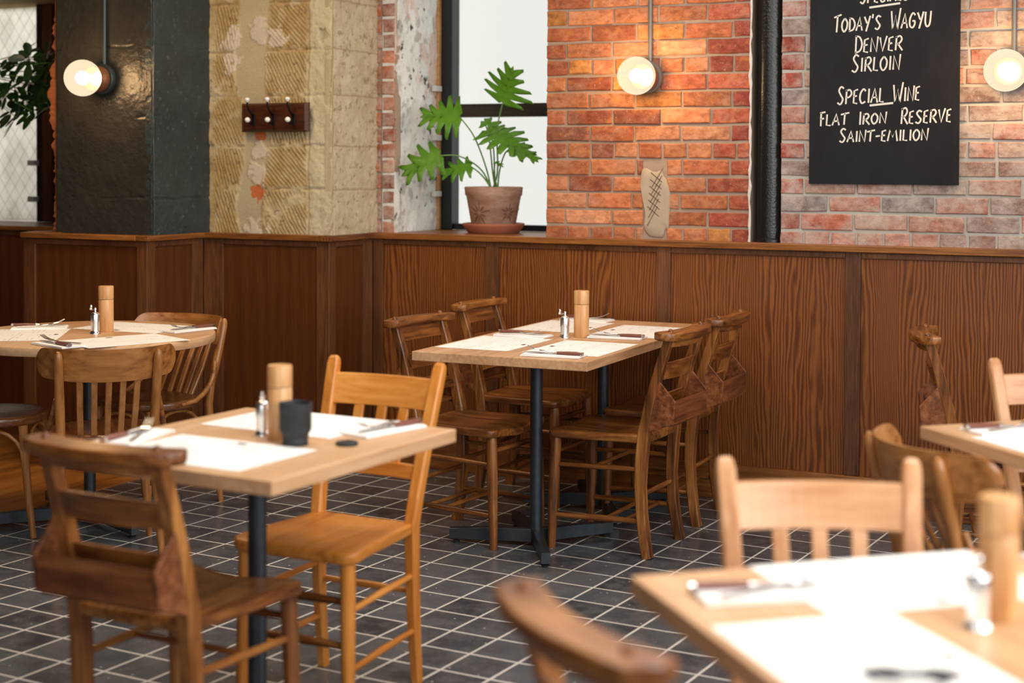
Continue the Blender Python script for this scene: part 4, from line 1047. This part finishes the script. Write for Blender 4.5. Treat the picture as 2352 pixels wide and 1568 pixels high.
lc = thing('lens_cap', 'small black lens cap lying on the wood beside the camera lens', 'lens cap', (-1.985, 3.172, Z0), 0)
MB().lathe([(0.001, 0), (0.026, 0), (0.0275, 0.001), (0.0275, 0.0065), (0.0255, 0.008), (0.001, 0.008)], n=36).build('disc', MAT['cap_black'], lc, smooth=True)
MB().box(-0.010, 0.010, 0.012, 0.020, 0.008, 0.0092).build('pinch_grip', MAT['cap_black'], lc)
gi = thing('sunglasses', 'small dark blurred item at the bottom edge on the bright corner table', 'glasses', (-0.392, 2.0, Z0), 20)
for sx in (-1, 1):
    MB().plate([(0.033*sx+0.027*math.cos(k*2*PI/24), 0.02*math.sin(k*2*PI/24)) for k in range(24)], lambda x, y: 0.03, 0.004, 0.0015, (0.033*sx, 0)).build('lens', MAT['darkitem'], gi, smooth=True)
    MB().tube([(0.062*sx, 0.0, 0.026), (0.064*sx, 0.03, 0.02), (-0.03*sx, 0.045+0.006*sx, 0.012), (-0.05*sx, 0.05+0.006*sx, 0.003)], 0.003, 8).build('temple', MAT['darkitem'], gi, smooth=True)
MB().tube([(-0.012, 0, 0.028), (0, 0.004, 0.031), (0.012, 0, 0.028)], 0.0025, 8).build('bridge', MAT['darkitem'], gi, smooth=True)

# ---------------------------------------------------------------- chairs in place
chapel_chair('worn brown box-backed chapel chair nearest, before the lens table', (-2.229, 2.854, 0), -1.7)
chapel_chair('dark box-backed chapel chair at the long table, the nearer of the pair', (-2.179, 5.408, 0), 88.9)
chapel_chair('dark box-backed chapel chair at the long table, the one against the panelling', (-2.189, 5.951, 0), 91.9)
chapel_chair('open-backed chapel chair at the long table, the nearer one on its window side', (-2.721, 5.29, 0), -95, True)
chapel_chair('open-backed chapel chair at the long table, below the potted plant', (-2.816, 6.02, 0), -90, True)
chapel_chair('chapel chair seen side on against the panelling at the right edge', (-0.816, 5.776, 0), -78)
chapel_chair('strongly blurred chapel chair top cut off at the bottom edge', (-0.637, 2.079, 0), -40.3)
school_chair('honey-coloured slat-backed chair drawn up behind the lens table', (-2.242, 3.505, 0), 178.9)
school_chair('brightly lit blurred slat-backed chair behind the bright corner table', (-0.636, 2.632, 0), 204, True)
school_chair('brightly lit slat-backed chair cut off by the right edge of the picture', (-0.385, 4.48, 0), 212, True)
bentwood_chair('bentwood chair at the round table showing the back of its spindles', (-3.836, 4.444, 0), 44)
bentwood_chair('bentwood chair at the round table standing before the panelling', (-4.165, 5.10, 0), 174)
bentwood_chair('bentwood chair at the round table with only its seat in view', (-4.45, 4.53, 0), -61)
bentwood_chair('bentwood chair with curved back behind the brightly lit slat-backed chair', (-0.545, 3.873, 0), -51)
# ---------------------------------------------------------------- wall lamps
def wall_lamp(label, x, yface, z, dark=False):
    t = thing('wall_lamp', label, 'wall lamp', (x, yface, z), 0, 'glass globe wall lamps')
    MB().lathe([(0.001, 0.0), (0.070, 0.0), (0.072, 0.006), (0.072, 0.022), (0.068, 0.028), (0.001, 0.030)], n=40, axis='-y').build('back_plate', MAT['conduit_dark' if dark else 'conduit'], t, smooth=True)
    MB().lathe([(0.050, 0.028), (0.060, 0.031), (0.061, 0.055), (0.055, 0.062), (0.053, 0.080)], n=40, axis='-y').build('gallery_ring', MAT['copper'], t, smooth=True)
    prof = [(0.052, 0.078)]
    for k in range(1, 20):
        a = -0.94+(PI/2+0.94)*k/19
        prof.append((0.083*math.cos(a), 0.145+0.083*math.sin(a)))
    prof[-1] = (0.0008, 0.228)
    MB().lathe(prof, n=48, axis='-y').build('glass_globe', MAT['globe'], t, smooth=True)
    bp_ = [(0.012, 0.075), (0.014, 0.10)]+[(0.030*math.sin(a), 0.145-0.034*math.cos(a)) for a in [0.6+2.4*k/10 for k in range(11)]]+[(0.0005, 0.179)]
    MB().lathe(bp_, n=24, axis='-y').build('bulb', MAT['bulb'], t, smooth=True)
    MB().tube([(0.012, -0.012, 0.065), (0.012, -0.012, 3.08-z)], 0.0098, 14).build('conduit_pipe', MAT['conduit_dark' if dark else 'conduit'], t, smooth=True)
    return t
wall_lamp('lit globe wall lamp on the dark painted column', -4.80, YD+0.028, 1.822, True)
wall_lamp('lit globe wall lamp on the orange brick pier', -2.425, YB-0.006, 1.824)
wall_lamp('lit globe wall lamp beside the chalkboard, cut by the right edge', -0.888, YB-0.006, 1.812)

# ---------------------------------------------------------------- chalkboard
BX, BY = -1.697, 6.347
bb = thing('chalkboard', 'black menu chalkboard with white hand lettering on the washed brick wall', 'chalkboard', (BX, BY, 1.362), 0)
MB().box(0, 0.613, 0, 0.014, 0, 0.95).build('panel', MAT['board'], bb, bevel=0.001)
GL = {  # strokes in a unit box, y up
 'A': [[(0, 0), (.5, 1), (.95, 0)], [(.15, .35), (.85, .38)]], 'C': [[(.9, .85), (.55, 1), (.15, .7), (.1, .3), (.4, 0), (.9, .12)]],
 'D': [[(.12, 1), (.15, 0)], [(0, .97), (.6, .9), (.95, .5), (.7, .12), (.05, 0)]], 'E': [[(.85, 1), (.15, .9), (.1, .05), (.85, .0)], [(.12, .5), (.7, .55)]],
 'F': [[(.2, .95), (.25, 0)], [(0, .92), (1, 1)], [(.2, .5), (.8, .55)]], 'G': [[(.9, .85), (.5, 1), (.1, .6), (.15, .15), (.55, 0), (.85, .2), (.85, .45), (.5, .45)]],
 'I': [[(.5, 1), (.5, 0)]], 'L': [[(.15, 1), (.12, .05), (.9, .02)]], 'M': [[(0, 0), (.2, 1), (.5, .35), (.8, 1), (1, 0)]], 'N': [[(.08, 0), (.1, 1), (.85, 0), (.95, 1.1)]],
 'O': [[(.5, 1), (.12, .7), (.1, .3), (.45, 0), (.85, .25), (.9, .7), (.5, 1)]], 'P': [[(.15, 1), (.12, 0)], [(.05, .9), (.6, 1), (.9, .75), (.6, .5), (.15, .45)]],
 'R': [[(.15, 1), (.1, 0)], [(.05, .9), (.6, 1.02), (.85, .78), (.55, .5), (.15, .45)], [(.35, .48), (1.0, -.02)]], 'S': [[(.9, .9), (.5, 1), (.2, .78), (.5, .52), (.82, .28), (.5, 0), (.05, .1)]],
 'T': [[(.5, .98), (.45, 0)], [(-.05, .88), (1.1, 1.05)]], 'U': [[(.1, 1), (.1, .3), (.4, 0), (.8, .2), (.9, 1.05)]], 'V': [[(.05, 1), (.45, 0), (.95, 1.1)]],
 'W': [[(.0, 1), (.22, 0), (.5, .75), (.75, 0), (1.0, 1.15)]], 'Y': [[(.05, 1), (.5, .5)], [(.95, 1.05), (.4, -.1)]], "'": [[(.5, 1.15), (.4, .85)]], '-': [[(.1, .45), (.9, .5)]]}
def smooth_poly(p, n=5):
    if len(p) < 3: return p
    out = []
    for i in range(len(p)-1):
        p0, p1, p2, p3 = p[max(0, i-1)], p[i], p[i+1], p[min(len(p)-1, i+2)]
        for k in range(n):
            t = k/n
            out.append(tuple(0.5*((2*p1[j])+(-p0[j]+p2[j])*t+(2*p0[j]-5*p1[j]+4*p2[j]-p3[j])*t*t+(-p0[j]+3*p1[j]-3*p2[j]+p3[j])*t**3) for j in (0, 1)))
    out.append(p[-1]); return out
CURVY = set('CDGOPRSU')
def line_of_text(words, lines=()):
    for text, x0, z1, x1, z0, first in words:
        m = MB()
        wts = [0.45 if c in "I'" else (0.75 if c in 'EFL-' else (1.4 if c in 'WM' else 1.0)) for c in text]
        tot = sum(wts); x = x0-BX; W_ = (x1-x0)
        rise = 0.008
        for i, (c, wt) in enumerate(zip(text, wts)):
            w = W_*wt/tot; h = (z1-z0)*(1.0 if (i == 0 and first) else 0.80); zb = z0-1.362+rise*(x-(x0-BX))/W_*1.0
            for st in GL[c]:
                p = smooth_poly(st) if c in CURVY else st
                q = [(x+w*(0.06+0.84*a)+0.05*h*b, -0.0008, zb+h*b) for a, b in p]
                if len(q) < 2: continue
                m.bar(q, 0.0022, 0.0068, (0, 1, 0), 0.2)
            x += w
        m.build('lettering', MAT['chalk'], bb)
    for x0, z0, x1, z1 in lines: MB().bar([(x0-BX, -0.0008, z0-1.362), (x1-BX, -0.0008, z1-1.362)], 0.0022, 0.0085, (0, 1, 0), 0.2).build('underline', MAT['chalk'], bb)
line_of_text([('SPECIALS', -1.49, 2.175, -1.285, 2.108, True)], [(-1.449, 2.090, -1.323, 2.103)])
line_of_text([("TODAY'S", -1.598, 2.062, -1.398, 1.993, True), ('WAGYU', -1.364, 2.072, -1.196, 1.998, True)])
line_of_text([('DENVER', -1.511, 1.976, -1.309, 1.905, True)])
line_of_text([('SIRLOIN', -1.523, 1.897, -1.318, 1.826, True)])
line_of_text([('SPECIAL', -1.582, 1.766, -1.383, 1.693, True), ('WINE', -1.352, 1.770, -1.238, 1.700, True)], [(-1.444, 1.687, -1.348, 1.696)])
line_of_text([('FLAT', -1.655, 1.662, -1.530, 1.603, True), ('IRON', -1.491, 1.662, -1.372, 1.608, True), ('RESERVE', -1.319, 1.674, -1.112, 1.610, True)])
line_of_text([('SAINT-EMILION', -1.572, 1.592, -1.203, 1.536, True)])

# ---------------------------------------------------------------- soil pipe in the chase
pp = thing('drain_pipe', 'glossy black cast iron pipe in the slot between the two brick walls', 'pipe', (-1.886, 6.425, ZC), 0)
MB().lathe([(0.001, 0), (0.062, 0), (0.062, 0.012), (0.056, 0.016), (0.056, 1.985), (0.001, 1.985)], n=40).build('tube', MAT['pipe'], pp, smooth=True)

# ---------------------------------------------------------------- coat rack
cr = thing('coat_rack', 'dark wooden coat rack with three white-knobbed hooks on the sandstone wall', 'coat rack', (-4.306, 5.962, 1.585), 0)
m = MB(); x0, x1, z0, z1, e = 0, 0.372, 0, 0.134, 0.016
a = [(x0, 0, z0), (x1, 0, z0), (x1, 0, z1), (x0, 0, z1)]; b = [(x0, -0.012, z0), (x1, -0.012, z0), (x1, -0.012, z1), (x0, -0.012, z1)]; c = [(x0+e, -0.022, z0+0.008), (x1-e, -0.022, z0+0.008), (x1-e, -0.022, z1-0.008), (x0+e, -0.022, z1-0.008)]
m.loft([a, b, c]).build('board', MAT['rack'], cr)
for i in range(3):
    hx = 0.075+i*0.112
    h = MB(); h.bar([(hx, -0.024, 0.032), (hx, -0.026, 0.082)], 0.015, 0.006, (1, 0, 0))
    h.tube([(hx, -0.026, 0.078), (hx, -0.045, 0.085), (hx, -0.066, 0.105), (hx, -0.074, 0.125), (hx, -0.075, 0.140)], [0.007, 0.005, 0.0045, 0.0045, 0.004], 10)
    h.tube([(hx, -0.026, 0.042), (hx, -0.045, 0.034), (hx, -0.058, 0.040), (hx, -0.062, 0.052)], [0.007, 0.006, 0.0055, 0.005], 10)
    ho = h.build('hook', MAT['iron'], cr, smooth=True)
    MB().lathe([(0.003, 0.136), (0.006, 0.140), (0.011, 0.146), (0.012, 0.151), (0.009, 0.157), (0.001, 0.159)], (hx, -0.075, 0), 20).build('knob', MAT['porcelain'], ho, smooth=True)
    MB().lathe([(0.004, 0.058), (0.009, 0.062), (0.0125, 0.070), (0.0125, 0.076), (0.009, 0.083), (0.001, 0.086)], (hx, 0, 0.055), 20, axis='-y').build('knob', MAT['porcelain'], ho, smooth=True)

# ---------------------------------------------------------------- potted philodendron on the sill
PX, PY = -3.292, 6.575
sa = thing('plant_saucer', 'round terracotta saucer under the plant pot on the window sill', 'saucer', (PX, PY, ZC), 0)
MB().lathe([(0.001, 0), (0.118, 0), (0.124, 0.003), (0.146, 0.034), (0.149, 0.040), (0.149, 0.046), (0.143, 0.047), (0.136, 0.040), (0.115, 0.012), (0.001, 0.010)], n=56).build('dish', MAT['terracotta'], sa, smooth=True)
pt = thing('potted_plant', 'green philodendron in a carved terracotta pot on the window sill', 'potted plant', (PX, PY, ZC+0.0105), 0)
po = MB().lathe([(0.001, 0), (0.098, 0), (0.102, 0.004), (0.131, 0.165), (0.137, 0.172), (0.139, 0.196), (0.141, 0.206), (0.137, 0.210), (0.129, 0.208), (0.122, 0.190), (0.10, 0.185), (0.001, 0.190)], n=64).build('pot', MAT['pot'], pt, smooth=True)
MB().lathe([(0.124, 0.178), (0.06, 0.186), (0.001, 0.194)], n=32).build('soil', MAT['soil'], pt, smooth=True)
def rad_at(zz): return 0.102+(0.131-0.102)*(zz-0.004)/0.161+0.0006
for ang0, big in ((-99, True), (-27, True), (45, True), (117, True)):
    cm = MB()
    for k in range(10):
        a = k*2*PI/10+0.2
        r0, r1 = (0.009, 0.042) if k % 2 == 0 else (0.009, 0.028)
        if ang0 == -99: r1 *= 1.35
        q = []
        for r in (r0, (r0+r1)/2, r1):
            zz = 0.088+r*math.sin(a)*1.1; th = math.radians(ang0)+r*math.cos(a)/0.115
            R = rad_at(zz); q.append((R*math.cos(th), R*math.sin(th), zz))
        cm.bar(q, [0.003, 0.009, 0.002], 0.0014, (0, 0, 1), 0.2)
    cm.build('carved_flower', MAT['potcut'], po)
def leaf_mesh(mb, base, tip, normal, size, lobes, curl=0.12, seed=0, width=0.62):
    """deeply lobed blade: a fan of fingers round a midrib"""
    rng = random.Random(seed)
    base, tip = Vector(base), Vector(tip); ax = (tip-base); L = ax.length; ax.normalize()
    nrm = Vector(normal); nrm = (nrm-ax*nrm.dot(ax)).normalized(); sd = ax.cross(nrm)
    outline = []
    # fingers down one side, tip, and up the other
    def side(sgn):
        pts = [(-0.10*L*0.8, 0.10*L*sgn)]
        for k in range(lobes):
            t = (k+0.35)/(lobes+0.3)
            reach = width*L*(0.62+0.38*math.sin(PI*min(1, t*1.15+0.12)))*rng.uniform(0.85, 1.12)*(1-0.45*t)
            lean = (-0.10+0.62*t)*L*0.55
            y0 = t*L*0.92
            pts += [(y0+lean*0.45-0.05*L, reach*0.62*sgn), (y0+lean-0.01*L, reach*sgn), (y0+lean+0.055*L, reach*0.9*sgn), (y0+0.10*L+lean*0.15, reach*0.30*sgn)]
        return pts
    a = side(1); b = side(-1)
    poly = [(0, 0)]+a+[(L*0.90, 0.07*L), (L, 0), (L*0.90, -0.07*L)]+b[::-1]
    def P3(u, v, lift=0):
        r = math.hypot(u, v)/L
        droop = -curl*L*(u/L)**2+0.10*abs(v)-0.35*v*v/L+0.012*L*math.sin(9*u/L+seed)*min(1, abs(v)/L*4)
        return base+ax*u+sd*v+nrm*(droop+lift)
    spine = [(k/10*L*0.97, 0.0) for k in range(11)]
    o = len(mb.v)
    # triangulate each outline point against its nearest spine point
    sp = [P3(u, 0, -0.004) for u, v in spine]; ol = [P3(u, v) for u, v in poly]
    mid = [P3(u*0.5+min(max(u*0.85, 0), L*0.95)*0.5, v*0.45) for u, v in poly]
    vs = sp+mid+ol; ns, nm = len(sp), len(mid); fs = []
    near = [min(range(ns), key=lambda i: abs(spine[i][0]-min(max(u*0.8, 0), L))) for u, v in poly]
    n = len(poly)
    for i in range(n):
        j = (i+1) % n
        fs.append((ns+i, ns+j, ns+nm+j, ns+nm+i))
        if near[i] == near[j]: fs.append((near[i], ns+j, ns+i))
        else: 
            fs.append((near[i], near[j], ns+j, ns+i))
    mb.add(vs, fs)
def stalk(pts, r0=0.0045, r1=0.003, nm='stalk'):
    V = [Vector(p) for p in pts]; out = []
    for i in range(len(V)-1):
        p0, p1, p2, p3 = V[max(0, i-1)], V[i], V[i+1], V[min(len(V)-1, i+2)]
        for k in range(6):
            t = k/6; out.append(0.5*((2*p1)+(-p0+p2)*t+(2*p0-5*p1+4*p2-p3)*t*t+(-p0+3*p1-3*p2+p3)*t**3))
    out.append(V[-1]); n = len(out)
    return MB().tube(out, [r0+(r1-r0)*i/(n-1) for i in range(n)], 8).build(nm, MAT['stem'], pt, smooth=True)
ZL = ZC+0.0105; rel = lambda x, y, z: (x-PX, y-PY, z-ZL)
LEAVES = [  # attachment, tip, normal, lobes, width, stalk way-points
 ((-3.222, 6.53, 1.735), (-3.150, 6.46, 1.890), (0.15, -0.95, 0.35), 5, 0.86, [(-3.265, 6.56, 1.40), (-3.262, 6.55, 1.60)]),
 ((-3.409, 6.44, 1.665), (-3.579, 6.36, 1.674), (0.1, -0.85, 0.50), 5, 0.74, [(-3.32, 6.55, 1.42), (-3.36, 6.50, 1.57)]),
 ((-3.500, 6.41, 1.478), (-3.663, 6.32, 1.393), (0.2, -0.80, 0.50), 4, 0.72, [(-3.34, 6.54, 1.41), (-3.42, 6.47, 1.475)]),
 ((-3.378, 6.50, 1.428), (-3.512, 6.43, 1.402), (0.0, -0.8, 0.6), 4, 0.66, [(-3.32, 6.55, 1.36), (-3.35, 6.53, 1.40)]),
 ((-3.302, 6.55, 1.600), (-3.062, 6.47, 1.505), (0.1, -0.45, 0.9), 6, 0.50, [(-3.285, 6.57, 1.40), (-3.292, 6.57, 1.52)]),
 ((-3.345, 6.58, 1.645), (-3.20, 6.60, 1.575), (-0.1, -0.4, 0.9), 4, 0.5, [(-3.30, 6.58, 1.40), (-3.325, 6.59, 1.56)]),
 ((-3.160, 6.52, 1.520), (-3.005, 6.46, 1.468), (0.0, -0.45, 0.9), 4, 0.45, [(-3.255, 6.56, 1.40), (-3.215, 6.54, 1.49)]),
 ((-3.255, 6.52, 1.448), (-3.20, 6.49, 1.432), (0.0, -0.4, 0.9), 2, 0.4, [(-3.275, 6.55, 1.38), (-3.265, 6.53, 1.43)])]
for i, (at_, tip, nrm, lob, wd, way) in enumerate(LEAVES):
    stalk([rel(-3.288+0.006*(i-3), 6.572, 1.298)]+[rel(*w) for w in way]+[rel(*at_)])
    lm = MB(); leaf_mesh(lm, rel(*at_), rel(*tip), nrm, 1, lob, 0.14, i+1, wd)
    o = lm.build('leaf', MAT['leaf'], pt, smooth=True, angle=80)
    sf = o.modifiers.new('thick', 'SOLIDIFY'); sf.thickness = 0.0012

# ---------------------------------------------------------------- umbrella plant hanging in at the far left
hp = thing('hanging_plant', 'dark leafy umbrella plant hanging before the wired glass window', 'hanging plant', (-6.2, 5.85, 1.62), 0)
MB().lathe([(0.001, 0), (0.09, 0), (0.115, 0.16), (0.118, 0.17), (0.108, 0.17), (0.10, 0.15), (0.001, 0.15)], n=32).build('pot', MAT['pot'], hp, smooth=True)
for k in range(3):
    a = k*2*PI/3+0.4
    MB().tube([(0.113*math.cos(a), 0.113*math.sin(a), 0.165), (0, 0, 0.75)], 0.0015, 6).build('hanging_cord', MAT['rubber'], hp)
MB().tube([(0, 0, 0.75), (0, 0, 3.1-1.62)], 0.002, 6).build('hanging_cord', MAT['rubber'], hp)
rng = random.Random(42)
def whorl(c, direction, n, L):
    m = MB(); d = Vector(direction).normalized()
    a = d.orthogonal().normalized(); b = d.cross(a)
    for k in range(n):
        an = k*2*PI/n+rng.uniform(-0.25, 0.25); out = (a*math.cos(an)+b*math.sin(an)+d*rng.uniform(-0.05, 0.35)).normalized()
        side = d.cross(out).normalized(); up = out.cross(side); l = L*rng.uniform(0.75, 1.1)
        pet = 0.25*l
        p = lambda u, v: Vector(c)+out*(pet+u*l)+side*v*l-Vector((0, 0, 1))*(u*u*0.28*l)+up*(-abs(v)*0.15*l)
        ol = [(0, 0.02), (0.15, 0.14), (0.4, 0.24), (0.65, 0.25), (0.88, 0.14), (1, 0), (0.88, -0.14), (0.65, -0.25), (0.4, -0.24), (0.15, -0.14), (0, -0.02)]
        cen = [p(u, 0) for u in (0.05, 0.4, 0.65, 0.95)]
        V = [p(u, v) for u, v in ol]
        m.add(V+[p(0.4, 0), p(0.65, 0)], [(0, 1, 11), (1, 2, 11), (2, 3, 12, 11), (3, 4, 12), (4, 5, 12), (5, 6, 12), (6, 7, 12), (7, 8, 11, 12), (8, 9, 11), (9, 10, 11), (10, 0, 11)])
        m.tube([c, p(0, 0)], 0.0015, 5)
    m.build('leaf_whorl', MAT['leaf_dark'], hp, smooth=True, angle=80)
spots = [(0.20, -0.02, 0.13), (0.24, -0.02, 0.24), (0.28, 0.0, 0.05), (0.33, -0.04, 0.17), (0.31, -0.02, 0.26), (0.38, -0.02, 0.08), (0.40, 0.02, 0.20), (0.44, -0.02, 0.13), (0.45, -0.02, 0.24), (0.26, -0.06, -0.03), (0.36, -0.05, 0.00), (0.17, 0.0, 0.0), (0.20, 0.05, 0.30), (0.42, 0.03, 0.03), (0.12, -0.05, 0.20), (0.14, -0.03, 0.08), (0.37, 0.04, 0.29), (0.30, 0.05, 0.13)]
spots = [(0.52+(a_-0.12)*0.92, b_, c_+0.07) for a_, b_, c_ in spots]
for i, s_ in enumerate(spots):
    MB().tube([(0.02, 0, 0.15), (s_[0]*0.5, s_[1]*0.5, 0.20+s_[2]*0.3), s_], [0.004, 0.003, 0.002], 6).build('branch', MAT['stem'], hp, smooth=True)
    whorl(s_, (rng.uniform(-0.4, 0.6), rng.uniform(-1, -0.3), rng.uniform(-0.1, 0.9)), rng.choice((6, 7, 8)), rng.uniform(0.075, 0.10))
